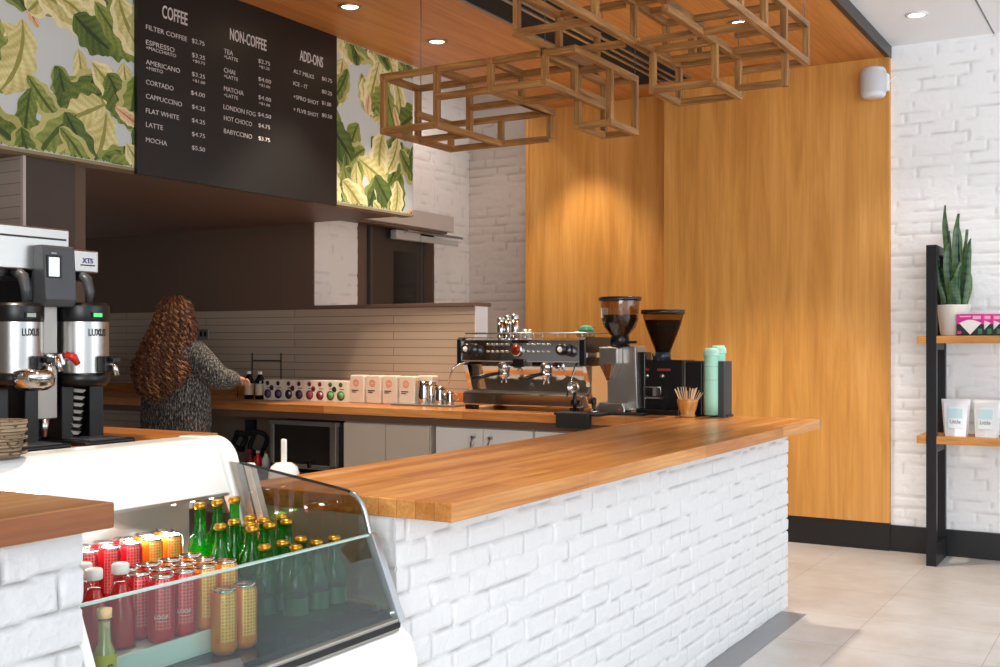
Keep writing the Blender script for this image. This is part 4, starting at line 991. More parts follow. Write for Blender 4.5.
def pitcher(u,y,r,h,label,z=ZT+.012,handle=True):
    t=empty('milk_pitcher',label,'pitcher',(Xof(u,y),y,z),group='steel milk pitchers beside the espresso machine')
    MB().lathe([(0,0),(r*.95,0),(r,.006),(r,h*.35),(r*.82,h*.75),(r*.85,h),(r*.82,h),(r*.79,h*.75),(r*.96,h*.35),(0,.006)],n=28,caps=False).build('pitcher_body','chrome',t)
    MB().prism([(-.012,h*.8),(.012,h*.8),(.018,h*1.0),(0,h*1.03),(-.018,h)],'x',-r-.014,-r*.78).build('spout','chrome',t)
    if handle: MB().tube([(r*.8,0,h*.85),(r+.03,0,h*.82),(r+.035,0,h*.45),(r*.97,0,h*.25)],.005,n=8).build('handle','chrome',t)
pitcher(424,6.17,.042,.15,'tallest steel milk pitcher on the tray, front left'); pitcher(431,6.27,.042,.14,'steel milk pitcher behind the tallest one on the tray')
pitcher(440,6.17,.036,.115,'mid-size steel milk pitcher in the middle of the tray'); pitcher(450,6.15,.028,.085,'smallest steel milk pitcher at the right of the tray')
p=Xof(456,6.25); t=empty('shot_glass','small clear shot glass on the tray beside the espresso machine','glass',(p,6.12,ZT+.012)); MB().lathe([(0,0),(.02,0),(.027,.07),(.025,.07),(.018,.008),(0,.008)],n=20,caps=False).build('glass_body','clear_glass',t)
# outlet plate on tiles
p=at(203,334,Y=YT-.01); t=empty('wall_outlet','steel outlet plate on the tiled wall beside the woman\'s head','outlet',(p[0],YT-.001,p[2]))
MB().box(-.06,.06,-.008,0,-.04,.04).build('plate','steel_d',t,bevel=.003); MB().box(-.035,-.01,-.011,-.008,-.02,.02).box(.01,.035,-.011,-.008,-.02,.02).build('socket','plastic_b',t)

# ================================================================ ESPRESSO MACHINE
YE=5.98
ex0=Xof(460,YE); ex1=Xof(585,YE); W=ex1-ex0; cx=(ex0+ex1)/2
em=empty('espresso_machine','polished two-group espresso machine on the back worktop','espresso machine',(cx,YE,ZT)); h=W/2
zt=at(520,338,Y=YE)[2]-ZT; zm=at(520,362,Y=YE)[2]-ZT; zd=at(520,392,Y=YE)[2]-ZT
for sx in (-h+.06,h-.08):
    for sy in (.05,.40): MB().box(sx-.035,sx+.035,sy-.03,sy+.03,0,.03).build('foot','plastic_b',em,bevel=.004)
MB().box(-h+.02,h-.02,.0,.46,.028,zd-.01).build('drip_tray_body','chrome',em,bevel=.008)
MB().box(-h+.03,h-.03,.005,.25,zd-.012,zd).build('drip_grid','steel_d',em)
MB().box(h-.10,h-.02,-.006,.0,.04,zd-.02).build('badge_plate','chrome',em)
MB().box(h-.09,h-.03,-.009,-.006,.05,zd-.04).build('badge_print','plastic_b',em)
g_=[(.16,zd-.01),(.46,zd-.01),(.46,zm+.01),(.10,zm+.01),(.10,zm-.03)]
MB().prism([(y,z) for y,z in g_],'x',-h+.10,h-.02).build('back_splash','chrome',em,bevel=.003)
MB().prism([(-.012,zm-.0),(.47,zm-.0),(.47,zt),(.05,zt),(-.0,zt-.012)],'x',-h+.0,h-.015).build('upper_body','chrome',em,bevel=.006)
for a,b in ((-h-.012,-h+.02),(h-.03,h+.012)):
    MB().prism([(-.02,zm-.02),(.47,zm-.02),(.47,zt+.005),(.0,zt+.005),(-.02,zt-.01)],'x',a,b).build('end_cap','plastic_b',em,bevel=.004)
# right end body: black sides, slanted
MB().prism([(.02,zm-.02),(.12,.05),(.47,.05),(.47,zm-.02)],'x',h-.03,h+.0).build('side_panel','chrome',em,bevel=.003)
MB().prism([(.02,zm-.02),(.12,.05),(.47,.05),(.47,zm-.02)],'x',-h+.01,-h+.04).build('side_panel','chrome',em,bevel=.003)
MB().box(h+.012,h+.016,.0,.47,zm+.03,zm+.06).build('side_trim','chrome',em)
# cup rail
mb_=MB()
for z in (zt+.03,): mb_.tube([(-h+.03,.02,z),(h-.03,.02,z),(h-.03,.44,z),(-h+.03,.44,z),(-h+.03,.02,z)],.005,n=6)
for x in np.linspace(-h+.03,h-.03,6):
    for y in (.02,.44): mb_.tube([(x,y,zt-.002),(x,y,zt+.03)],.004,n=6)
mb_.build('cup_rail','steel',em)
# knobs
for x in (-h+.055,h-.165):
    q=MB().lathe([(0,0),(.034,0),(.036,.01),(.036,.075),(.028,.085),(0,.085)],n=24,mat=Matrix.Translation((x+.045,-.01,(zm+zt)/2+.005))@Matrix.Rotation(-PI/2*.0,4,'Y')@Matrix.Rotation(PI/2,4,'X')).build('steam_knob','plastic_b',em)
    MB().lathe([(0,0),(.017,0),(.015,.006),(0,.007)],n=16,mat=Matrix.Translation((x+.045,-.095,(zm+zt)/2+.005))@Matrix.Rotation(PI/2,4,'X')).build('knob_face','paper',q)
# buttons, gauge
mb_=MB()
for gx in (-.16,.13):
    for k in range(5): mb_.lathe([(0,0),(.008,0),(.007,.005),(0,.005)],n=12,mat=Matrix.Translation((gx+.035*(k-2)-.0,-.014,zt-.04))@Matrix.Rotation(PI/2,4,'X'))
    for k in range(5): mb_.lathe([(0,0),(.008,0),(.007,.005),(0,.005)],n=12,mat=Matrix.Translation((gx+.035*(k-2)-.0,-.014,zt-.085))@Matrix.Rotation(PI/2,4,'X'))
mb_.build('button_panel','steel_d',em)
g=MB().lathe([(0,0),(.042,0),(.042,.012),(.034,.016),(0,.016)],n=28,mat=Matrix.Translation((-.02,-.012,zm+.075))@Matrix.Rotation(PI/2,4,'X')).build('pressure_gauge','chrome',em)
MB().lathe([(0,0),(.032,0),(.032,.001),(0,.001)],n=24,mat=Matrix.Translation((-.02,-.0285,zm+.075))@Matrix.Rotation(PI/2,4,'X')).build('gauge_face',P('copper_face','#7e2a1a',.25,.4),g)
MB().box(-.055,.05,-.015,-.012,zt-.03,zt-.012).build('maker_badge','plastic_b',em,bevel=.002)
# groups and portafilters
for k,gx in enumerate((-.13,.17)):
    gg=MB().lathe([(0,0),(.03,0),(.038,-.02),(.038,-.05),(.033,-.055),(0,-.055)],n=28,c=(gx,.02,zm+.0)).build('group_head','chrome',em)
    MB().lathe([(0,0),(.036,0),(.036,-.03),(.02,-.045),(.012,-.06),(0,-.06)],n=28,c=(gx,.02,zm-.055)).build('portafilter_basket','chrome',gg)
    a=(-.14 if k==0 else -.10)
    MB().tube([(gx-.02,.0,zm-.07),(gx+a*.6,-.06,zm-.085),(gx+a*1.1,-.12,zm-.105)],[.009,.014,.015],n=12).build('portafilter_handle','plastic_b',gg)
    MB().tube([(gx-.014,.02,zm-.11),(gx-.016,.02,zm-.135)],.006,n=8).tube([(gx+.014,.02,zm-.11),(gx+.016,.02,zm-.135)],.006,n=8).build('twin_spout','chrome',gg)
# steam wands
MB().tube([(-h+.06,.02,zm),(-h+.01,-.02,zm-.015),(-h-.02,-.05,zm-.04),(-h-.05,-.08,zm-.17)],.006,n=8).build('steam_wand','chrome',em)
MB().tube([(h-.06,.02,zm),(h-.05,-.04,zm-.03),(h-.08,-.08,zm-.20)],.006,n=8).build('steam_wand','chrome',em)
# hanging towel between the groups
MB().box(-.04,.04,-.03,-.018,zm-.03,zm+.02).build('sensor_block','plastic_b',em,bevel=.003)
# things on top of the machine
for i,(u,y,hh,lab) in enumerate(((501,6.10,.13,'tall steel shaker on the espresso machine, left of three'),(508,6.12,.145,'tall steel shaker on the espresso machine, middle of three'),(515,6.10,.15,'tall steel shaker on the espresso machine, right of three'))):
    t=empty('steel_shaker',lab,'shaker',(Xof(u,y),y,ZT+zt),group='steel shakers on the espresso machine'); r=.026
    MB().lathe([(0,0),(r,0),(r,hh*.8),(r*.9,hh*.8)],n=24,caps=False).build('shaker_body','chrome',t); MB().lathe([(r*.95,hh*.79),(r*.95,hh*.95),(r*.8,hh),(0,hh)],n=24,caps=False).build('shaker_lid','steel',t)
t=empty('steel_cup','small steel cup on the espresso machine beside the shakers','cup',(Xof(527,6.1),6.1,ZT+zt)); MB().lathe([(0,0),(.026,0),(.03,.055),(.028,.055),(.024,.004),(0,.004)],n=24,caps=False).build('cup_body','steel',t)
# stack of glass lids and green dish at the right end of the machine top
t=empty('glass_dish','stacked clear glass dishes with green cloth on the right end of the machine','dish',(Xof(586,6.2),6.2,ZT+zt+.0))
MB().lathe([(0,0),(.05,0),(.07,.035),(.068,.035),(.048,.004),(0,.004)],n=28,caps=False).build('lower_dish','clear_glass',t)
MB().lathe([(0,.03),(.045,.03),(.06,.07),(.058,.07),(.043,.034),(0,.034)],n=28,caps=False).build('upper_dish','clear_glass',t)
MB().lathe([(0,.04),(.035,.04),(.05,.055),(.03,.075),(0,.08)],n=14,caps=False).build('green_cloth',P('green_cloth','#5fae84',.8),t)
# knock box at the counter edge
p=at(572,420,Y=5.76); t=empty('knock_box','black knock-out box hanging on the worktop edge at the inner corner','knock box',(p[0],5.78,ZT))
MB().box(-.105,.11,-.03,.02,-.075,.022).build('hanging_bin','rubber',t,bevel=.012,seg=3)
MB().box(-.12,.17,-.02,.15,.0005,.016).build('tamping_mat','rubber',t,bevel=.004)
t=empty('tamper','chrome and black tamper standing on the tamping mat','tamper',(p[0]+.10,5.84,ZT+.0165))
MB().lathe([(0,0),(.029,0),(.029,.012),(.012,.018),(.010,.035),(.017,.06),(.016,.085),(0,.09)],n=24).build('tamper_body','plastic_b',t)
MB().lathe([(.0292,0.001),(.0298,.001),(.0298,.012),(.0292,.012)],n=24,caps=False).build('tamper_base','chrome',t)
# chrome portafilter leaning
t=empty('spare_portafilter','chrome portafilter hanging at the right end of the espresso machine','portafilter',(Xof(577,5.93),5.90,ZT+.16))
MB().lathe([(0,0),(.034,0),(.036,.012),(.036,.03),(.03,.03),(.028,.008),(0,.006)],n=28,mat=Matrix.Rotation(PI/2,4,'X'),caps=False).build('basket','chrome',t)
MB().tube([(0,0,-.03),(.0,.0,-.09),(.0,.0,-.15)],[.008,.013,.013],n=12).build('handle','plastic_b',t)
# ================================================================ GRINDERS
def gz(u,v,y): return at(u,v,Y=y)[2]-ZT
yg=6.10; x=Xof(620,yg)
g1=empty('coffee_grinder','tall silver coffee grinder with clear bean hopper','coffee grinder',(x,yg,ZT))
k=yg/(CT+ST*(620-500)/F)/F     # metres per pixel there
def U(u,x0=620): return (u-x0)*k
def hop(g,prof,name='hopper',mat='hopper'): return MB().lathe(prof,n=40,caps=False).build(name,mat,g)
z=lambda v:gz(620,v,yg)
MB().lathe([(0,z(297)),(U(641.5),z(297)),(U(641.5),z(301)),(0,z(301))],n=40).build('hopper_lid',P('smoked_lid','#2c2420',.2),g1)
hop(g1,[(U(639.5),z(301)),(U(638.5),z(320)),(U(636),z(327)),(U(627),z(338)),(U(627),z(344))])
MB().lathe([(0,z(315)),(U(637.5),z(315)),(U(637.5),z(320)),(U(635),z(326.5)),(U(626.2),z(337.6)),(U(626),z(343)),(0,z(343))],n=32,caps=False).build('beans','bean',g1)
MB().lathe([(0,z(346)),(U(630),z(346)),(U(629),z(336)),(U(627),z(334)),(U(626.8),z(345))],n=28,caps=False).build('hopper_collar','plastic_b',g1)
MB().box(U(628),U(640),-.03,-.015,z(343.5),z(341)).build('dosing_lever','plastic_b',g1,bevel=.002)
MB().prism([(U(605),z(346)),(U(637),z(346)),(U(639),z(403)),(U(640),z(411)),(U(602),z(411)),(U(606),z(400))],'y',.0,.16).build('body','steel_d',g1,bevel=.008,seg=3)
MB().prism([(U(598.5),z(414)),(U(632),z(414)),(U(632),z(407)),(U(629),z(402)),(U(605),z(402)),(U(598.5),z(409))],'y',-.09,.01).build('base_tray','steel',g1,bevel=.006)
MB().prism([(U(602),z(347)),(U(623),z(347)),(U(623),z(363)),(U(615),z(379)),(U(610),z(379)),(U(602),z(363))],'y',-.075,0).build('dosing_chamber','steel',g1,bevel=.01,seg=3)
MB().prism([(U(607),z(364)),(U(617),z(364)),(U(614),z(380)),(U(611),z(380))],'y',-.078,-.072).build('copper_chute',P('copper','#c8804a',.25,.9),g1)
MB().box(U(637),U(645),.03,.13,z(412),z(352)).build('motor_side','plastic_b',g1,bevel=.006)
MB().lathe([(0,0),(.007,0),(.006,.006),(0,.006)],n=12,mat=Matrix.Translation((U(626),-.092,z(409)))@Matrix.Rotation(PI/2,4,'X')).build('red_button','red',g1)
MB().box(U(605),U(613),-.001,.0,z(318),z(308)).build('hopper_sticker','paper',g1).location=(0,-.075,0)
t=MB().box(Xof(609,yg),Xof(655,yg),5.93,6.02,ZT+.0005,ZT+.014).build('tamping_mat','rubber',bevel=.004); tag(t,'black rubber mat lying in front of the silver grinder','mat')
yg=6.14; g2=empty('coffee_grinder','black box grinder with wide smoked bean hopper','coffee grinder',(Xof(663,yg),yg,ZT)); k=yg/(CT+ST*(663-500)/F)/F
z=lambda v:gz(663,v,yg); U2=lambda u:(u-663)*k
MB().lathe([(0,z(310)),(U2(685),z(310)),(U2(685),z(314)),(0,z(314))],n=40).build('hopper_lid',P('dark_lid','#1e1a18',.25),g2)
hop(g2,[(U2(683.5),z(314)),(U2(680),z(327)),(U2(671),z(350)),(U2(669.5),z(357))])
MB().lathe([(0,z(320)),(U2(681),z(320)),(U2(679),z(327)),(U2(670.2),z(350)),(U2(669),z(357)),(0,z(357))],n=32,caps=False).build('beans','bean',g2)
MB().lathe([(0,z(361)),(U2(671),z(361)),(U2(670.5),z(351)),(U2(669),z(351)),(U2(668.8),z(360))],n=28,caps=False).build('hopper_collar',P('blue_black','#22303a',.3),g2)
MB().box(U2(641.5),U2(684.5),-.0,.20,.012,z(360)).build('body','plastic_b',g2,bevel=.008,seg=3)
MB().box(U2(640),U2(686),-.09,.02,.0,.035).build('base','plastic_b',g2,bevel=.006)
for u in (646,662.5): MB().lathe([(0,0),(.014,0),(.013,.012),(0,.013)],n=18,mat=Matrix.Translation((U2(u),0,z(376)))@Matrix.Rotation(PI/2,4,'X')).build('knob','steel',g2)
for u0,u1,nm in ((643.5,648,'red_lettering'),(657,671,'red_lettering')): MB().box(U2(u0),U2(u1),-.0012,0,z(371),z(368.5)).build(nm,P('dull_red_print','#8e2f28',.5),g2)
MB().tube([(U2(646),-.0,z(397)),(U2(646),-.05,z(397)),(U2(646),-.05,z(387)),(U2(664),-.05,z(387)),(U2(664),-.05,z(397)),(U2(664),0,z(397))],.005,n=8).build('holder_fork','steel',g2)
MB().box(U2(645),U2(664),-.04,0,z(398.5),z(397)).box(U2(654),U2(658),-.03,0,z(396),z(388)).build('holder_shelf','steel_d',g2)
MB().lathe([(0,0),(.010,0),(.010,.02),(.014,.022),(.014,.035),(0,.037)],n=14,c=(U2(650),.05,z(360))).build('hopper_key','steel',g2)
# cup holder with mint cups
yd=6.07; ch=empty('cup_dispenser','black cup and lid dispenser at the far end of the bar','dispenser',(Xof(705,yd),yd,ZT)); k=yd/(CT+ST*(705-500)/F)/F
z=lambda v:gz(705,v,yd); U3=lambda u:(u-705)*k
MB().box(U3(684),U3(702.5),.0,.115,.0,z(361)).build('lid_box','plastic_b',ch,bevel=.01,seg=3)
MB().box(U3(684),U3(727),.03,.125,.0,.012).build('base_plate','plastic_b',ch,bevel=.002)
MB().box(U3(719.5),U3(726),-.02,.115,.0,z(361)).build('side_panel',P('charcoal_panel','#3a3c40',.5),ch,bevel=.003)
def cupstack(u,y,zt_,label,off=0):
    t=empty('cup_tower',label,'paper cups',(Xof(u,y),y,ZT+.0125)); r=.044; mb_=MB(); zz=0; H_=zt_-ZT-.0125; t_=.0
    mb_.lathe([(0,0),(r*.88,0),(r*.9,H_*.25),(r*.9,H_*.88),(r*.9,H_*.885)],n=32)
    mb_.build('cup_sleeve','mint',t)
    for f in (.52,.72): MB().lathe([(r*.905,H_*f),(r*.915,H_*f+.001),(r*.905,H_*f+.003)],n=32,caps=False).build('cup_seam',P('mint_seam','#7fb8a2',.6),t)
    MB().lathe([(r*.9,H_*.88),(r*1.02,H_*.885),(r*1.04,H_*.90),(r*1.0,H_*.91),(r*.98,H_*.965),(r*.8,H_*.972),(r*.78,H_),(0,H_)],n=32,caps=False).build('cup_lid',P('mint_lid','#b2e2cd',.4),t)
cupstack(711.2,6.045,at(711,348,Y=6.045)[2],'front tower of mint green paper cups in the black dispenser')
cupstack(718.5,6.14,at(718,345.5,Y=6.14)[2],'rear tower of mint green paper cups in the black dispenser')
# wooden cup with sticks
yk=5.98; x=Xof(687.5,yk); sc_=empty('stir_stick_cup','turned wooden cup holding birch stir sticks on the bar','cup',(x,yk,ZT)); k=yk/(CT+ST*(687-500)/F)/F
hh=at(687,399,Y=yk)[2]-ZT; r=k*10.5
MB().lathe([(0,0),(r*.72,0),(r*.74,hh*.14),(r*.66,hh*.18),(r*.86,hh*.5),(r,hh*.85),(r*.98,hh),(r*.88,hh),(r*.86,hh*.8),(r*.6,hh*.25),(0,hh*.2)],n=36,caps=False).build('cup_body','bamboo',sc_)
rnd=random.Random(9)
for i in range(34):
    a=rnd.uniform(0,2*PI); rr=rnd.uniform(.2,.8)*r*.8; tilt=rnd.uniform(.3,.75)*(rr/r+.35); L_=rnd.uniform(.125,.150)
    m=Matrix.Translation((rr*.45*math.cos(a),rr*.45*math.sin(a),hh*.28))@Matrix.Rotation(a,4,'Z')@Matrix.Rotation(tilt,4,'Y')@Matrix.Rotation(rnd.uniform(0,3),4,'Z')
    q=MB().box(-.0028,.0028,-.0007,.0007,0,L_,mat=m).build('stir_stick','stick',bevel=.0005); q.location=(x,yk,ZT); tag(q,'thin birch stir stick standing in the turned wooden cup','stir stick','birch stir sticks in the wooden cup')
# ================================================================ WOODEN PENDANT FRAMES
BW=.034
cur=[None]; wood_axis={}
def beam(x0,x1,y0,y1,z0,z1):
    MB().box(x0,x1,y0,y1,z0,z1).build('beam',{'x':'frame_wood','y':'frame_wood_y','z':'frame_wood_z'}[max((x1-x0,'x'),(y1-y0,'y'),(z1-z0,'z'))[1]],cur[0],bevel=.0025,seg=1)
M['frame_wood_y']=wood('raw_timber_y','yxz','#6a4420','#9a6a36','#c09052',None,rough=.55,gs=1.5,bump=.3)
M['frame_wood_z']=wood('raw_timber_z','zxy','#6a4420','#9a6a36','#c09052',None,rough=.55,gs=1.5,bump=.3)
def gA(x,z,ya,yb):  ya,yb=sorted((ya,yb)); beam(x-BW/2,x+BW/2,ya-BW/2,yb+BW/2,z-BW/2,z+BW/2)
def gB(y,z,xa,xb):  xa,xb=sorted((xa,xb)); beam(xa,xb,y-BW*.485,y+BW*.485,z-BW*.485,z+BW*.485)
def gV(x,y,za,zb):  za,zb=sorted((za,zb)); beam(x-BW*.47,x+BW*.47,y-BW*.47,y+BW*.47,za,zb)
# left frame: low level zb, mid zm, top zt
lf=empty('pendant_frame','left hanging sculpture of open timber cubes under the timber ceiling','hanging frame',(0,0,0)); cur[0]=lf
zb_,zm_,zt_=2.635,2.78,2.925
Pa=at(384,131,Z=zb_); Pb=at(437,127,Z=zb_); xa=Pa[0]; xb=at(437,127,Y=Pa[1])[0]; y0=Pa[1]
y1=Yof(418,xa); y2=Yof(451,xa); xc=Xof(550,y2); xe=Xof(491,y0); xd=Xof(545,y0)
gB(y0,zb_,xa,xb); gB(y1,zb_,xa,xb); gB(y2,zb_,xa,xc)
gA(xa,zb_,y0,y2); gA(xb,zb_,y0,y2)
gB(y0,zt_,xa,xd); gB(y1,zt_,xa,xd)
for x in (xa,xb,xe,xd): gA(x,zt_,y0,y1)
gV(xa,y0,zb_,zt_); gV(xb,y0,zb_,zt_); gV(xa,y1,zb_,zt_); gV(xb,y1,zb_,zt_)
gV(xa,y2,zb_,zm_+.01); gV(xb,y2,zb_,zm_+.01); gV(xc,y2,zb_,zm_+.01)
gB(y0,zm_,xb,xd); gB(y1,zm_,xb,xd); gB(y2,zm_,xa,xc); gA(xe,zm_,y0,y2); gA(xd,zm_,y0,y2); gA(xc,zm_,y1,y2); gA(xa,zm_,y1,y2)
gV(xe,y0,zm_,zt_); gV(xd,y0,zm_,zt_); gV(xe,y1,zm_,zt_); gV(xd,y1,zm_,zt_)
# dropped cube further along
Pl=at(578,126,Z=zb_); xf=Pl[0]; y3=Pl[1]; xg=Xof(610,y3); y4=Yof(604,xf)
gB(y3,zb_,xf,xg); gB(y4,zb_,xf,xg); gA(xf,zb_,y3,y4); gA(xg,zb_,y3,y4)
for x in (xf,xg):
    for y in (y3,y4): gV(x,y,zb_,zt_)
gB(y3,zt_,xf,xg); gB(y4,zt_,xf,xg); gA(xg,zt_,y0,y4); gA(xf,zm_+.04,y3,y4)
gB(y0,zt_,xd,xg) ; gA(xf,zt_,y0,y4); gB(y3,zm_+.01,xd,xf)
def wire(x,y,z): MB().tube([(x,y,z),(x,y,ZC)],.0022,n=5).build('suspension_wire','wire',cur[0])
wire(xa+.02,y1,zt_+.015); wire(xd,y0,zt_+.015); wire(xg,y4,zt_+.015)
# right frame
rf=empty('pendant_frame','right hanging sculpture of open timber cubes nearer the bar front','hanging frame',(0,0,0)); cur[0]=rf
a1,a2,a0=2.965,3.16,2.765
P1=at(517,33,Z=a1); X1=P1[0]; Y1=P1[1]
X2=Xof(595,Y1); Y2=Yof(559,X1); Y3=Yof(597,X1); X3=Xof(625,Y2)
gB(Y1,a1,X1,X2); gA(X1,a1,Y1,Y3); gB(Y2,a1,X1,X3); gV(X1,Y1,a1,a2); gV(X2,Y1,a1,a2); gV(X1,Y2,a1,a2); gV(X1,Y3,a1,a2)
gB(Y1,a2,X1,X2); gA(X1,a2,Y1-.5,Y3); gB(Y2,a2,X1,X3)
gA(X2,a1,Y1-.6,Yof(668,X2)); Y4=Yof(666,X2); gV(X2,Y4,a1,a2); Ym=Yof(634,X2); gV(X2,Ym,a1,a2)
gA(X2,a2,Y1-.5,Y4)
# right rail
P2=at(806,62,Z=a1); X5=P2[0]; Y6=P2[1]
gA(X5,a1,Y1-.8,Y6); gA(X5,a2,Y1-.8,Y6); gV(X5,Y6,a1,a2)
for u in (764,784,740): gV(X5,Yof(u,X5),a1,a2)
gB(Y6,a1,Xof(735,Y6),X5); gB(Y6,a2,Xof(735,Y6),X5)
gB(Ym,a1,X2,X5); gB(Ym,a2,X2,X5); gB(Y4,a2,X2,X5); gB(Y4,a1,X2,X5)
# low box
P3=at(653,90,Z=a0); x5=P3[0]; y5=P3[1]; x6=Xof(715,y5); y6=Yof(679,x5)
gB(y5,a0,x5,x6); gB(y6,a0,x5,x6); gA(x5,a0,y5,y6); gA(x6,a0,y5,y6)
for x in (x5,x6):
    for y in (y5,y6): gV(x,y,a0,a1+.0)
gA(x5,a1,Y2,y6); gA(x6,a1,Y1,y6); gB(y5,a1,x5,x6); gB(y6,a1,x5,x6)
x7=Xof(785,y6); gB(y6,a0+.04,x6,x7); gV(x7,y6,a0+.02,a1); gB(y6,a1,x6,x7)
x8=Xof(692,Y4); gA(x8,a2,Y1,y6); gB(y5,a2,X2,x8) ; gV(x8,Y4,a1,a2); gV(x8,y6,a1,a2)
wire(X5,Y6-.03,a2+.015); wire(X1+.03,Y3,a2+.015); wire(x6,y6,a1+.015)

# ================================================================ THE BARISTA
def skinmesh(name,verts,edges,radii,mat,parent=None,sub=2,root=0,rx=None):
    me=bpy.data.meshes.new(name); me.from_pydata(verts,edges,[]); o=bpy.data.objects.new(name,me); COL.objects.link(o)
    md=o.modifiers.new('skin','SKIN'); md.use_smooth_shade=True
    for i,r in enumerate(radii): me.skin_vertices[0].data[i].radius=(r,r) if not isinstance(r,tuple) else r; 
    me.skin_vertices[0].data[root].use_root=True
    s=o.modifiers.new('sub','SUBSURF'); s.levels=sub; s.render_levels=sub
    dg=bpy.context.evaluated_depsgraph_get(); m2=bpy.data.meshes.new_from_object(o.evaluated_get(dg)); bpy.data.objects.remove(o)
    m2.name=name; m2.materials.clear()
    for p in m2.polygons: p.use_smooth=True
    return link(name,m2,mat,parent)
px0=-5.33; py0=4.98; 
hr=at(176,300,Y=py0)
pe_loc=(hr[0]+.0,py0,0)
# local frame: she faces +Y (towards the tiled wall), x to the right; arms reach right and forward
V_=[(0,0,.95),(0,0,1.10),(0,.01,1.28),(0,.02,1.42),(0,.01,1.52),(0,.03,1.60),(0,.03,1.68),   # 0-6 spine to head
   (.17,.01,1.41),(.30,.03,1.27),(.29,.16,1.255),(.22,.30,1.26),(.21,.33,1.26),  # 7-11 right arm
   (-.17,.01,1.41),(-.26,.03,1.20),(-.30,.20,1.14),(-.30,.34,1.12),(-.30,.38,1.12), # 12-16 left arm
   (.09,0,.90),(.10,.01,.50),(.10,-.01,.09),(-.09,0,.90),(-.10,.01,.50),(-.10,-.01,.09),(.10,.10,.05),(-.10,.10,.05)]
E_=[(0,1),(1,2),(2,3),(3,4),(4,5),(5,6),(3,7),(7,8),(8,9),(9,10),(10,11),(3,12),(12,13),(13,14),(14,15),(15,16),(0,17),(17,18),(18,19),(0,20),(20,21),(21,22),(19,23),(22,24)]
R_=[.13,.12,.13,.12,.055,.075,.095,.065,.05,.04,.03,.03,.065,.05,.04,.03,.03,.085,.06,.045,.085,.06,.045,.035,.035]
pe=skinmesh('person',V_,E_,R_,'skin'); pe.location=pe_loc
tag(pe,'woman seen from behind with long curly auburn hair and grey knit sweater','person')
# face, ears and hands (turned away from the camera)
hd=MB().lathe([(0,-.125),(.045,-.115),(.075,-.07),(.088,0),(.084,.06),(.06,.1),(0,.118)],n=24,c=(0,.035,1.655),caps=False); o=hd.build('head','skin',pe)
MB().lathe([(0,0),(.012,.0),(.009,.03),(0,.045)],n=10,mat=Matrix.Translation((0,.115,1.625))@Matrix.Rotation(-.3,4,'X')).build('nose','skin',o)
for sx in (-1,1):
    MB().lathe([(0,-.012),(.012,0),(0,.012)],n=12,c=(sx*.032,.113,1.665),caps=False).build('eye','paper',o)
    MB().lathe([(0,-.03),(.014,-.01),(.016,.015),(0,.03)],n=10,c=(sx*.09,.03,1.65),caps=False).build('ear','skin',o)
MB().box(-.022,.022,.108,.118,1.588,1.597).build('mouth',P('lips','#9a5a4c',.5),o,bevel=.003)
def hand(base,dirv,side,par):
    d=Vector(dirv).normalized(); up=Vector((0,0,1)); s=d.cross(up).normalized()*side; b=Vector(base)
    vs=[b,b+d*.04,b+d*.075]; es=[(0,1),(1,2)]; rs=[(.028,.018),(.036,.016),(.036,.014)]
    o=skinmesh('hand',[tuple(v) for v in vs],es,rs,'skin',par,sub=2)
    for i,(off,L) in enumerate(((-.027,.06),(-.009,.07),(.009,.066),(.026,.052))):
        p=b+d*.08+s*off; skinmesh('finger',[tuple(p),tuple(p+d*L*.45-up*.006),tuple(p+d*L*.75-up*.022),tuple(p+d*L*.9-up*.036)],[(0,1),(1,2),(2,3)],[.009,.0085,.008,.006],'skin',o,sub=1)
    p=b+d*.03+s*-.03; skinmesh('thumb',[tuple(p),tuple(p+d*.025-s*.025-up*.006),tuple(p+d*.055-s*.03-up*.014)],[(0,1),(1,2)],[.011,.010,.007],'skin',o,sub=1)
    return o
hand((.215,.31,1.26),(-.25,.9,-.1),1,pe); hand((-.30,.36,1.12),(.1,.9,-.05),-1,pe)
# trousers, shoes
skinmesh('trousers',[(0,0,.98),(.09,0,.88),(.10,.01,.50),(.10,-.005,.09),(-.09,0,.88),(-.10,.01,.50),(-.10,-.005,.09)],[(0,1),(1,2),(2,3),(0,4),(4,5),(5,6)],[(.15,.12),.105,.08,.065,.105,.08,.065],'trouser',pe)
for sx in (-.1,.1):
    MB().prism([(-.08,0),(.17,0),(.18,.03),(.10,.06),(.04,.10),(-.07,.10),(-.085,.04)],'x',sx-.045,sx+.045).build('shoe','shoe',pe,bevel=.018,seg=3)
# sweater: loose body with sleeves
sv=[(0,0,.80),(0,0,1.05),(0,.0,1.20),(0,.01,1.34),(0,.01,1.435),(0,.015,1.49),(.14,.01,1.42),(.24,.02,1.345),(.31,.04,1.27),(.28,.16,1.255),(.22,.285,1.26),(-.12,.01,1.425),(-.21,.02,1.35),(-.28,.05,1.20),(-.30,.20,1.14),(-.30,.33,1.12)]
se=[(0,1),(1,2),(2,3),(3,4),(4,5),(4,6),(6,7),(7,8),(8,9),(9,10),(4,11),(11,12),(12,13),(13,14),(14,15)]
sr=[(.28,.18),(.285,.18),(.27,.17),(.25,.155),(.15,.11),(.075,.07),(.10,.10),(.098,.098),.085,.075,.052,(.10,.10),(.098,.098),.09,.075,.05]
sw=skinmesh('sweater',sv,se,sr,'knit',pe)
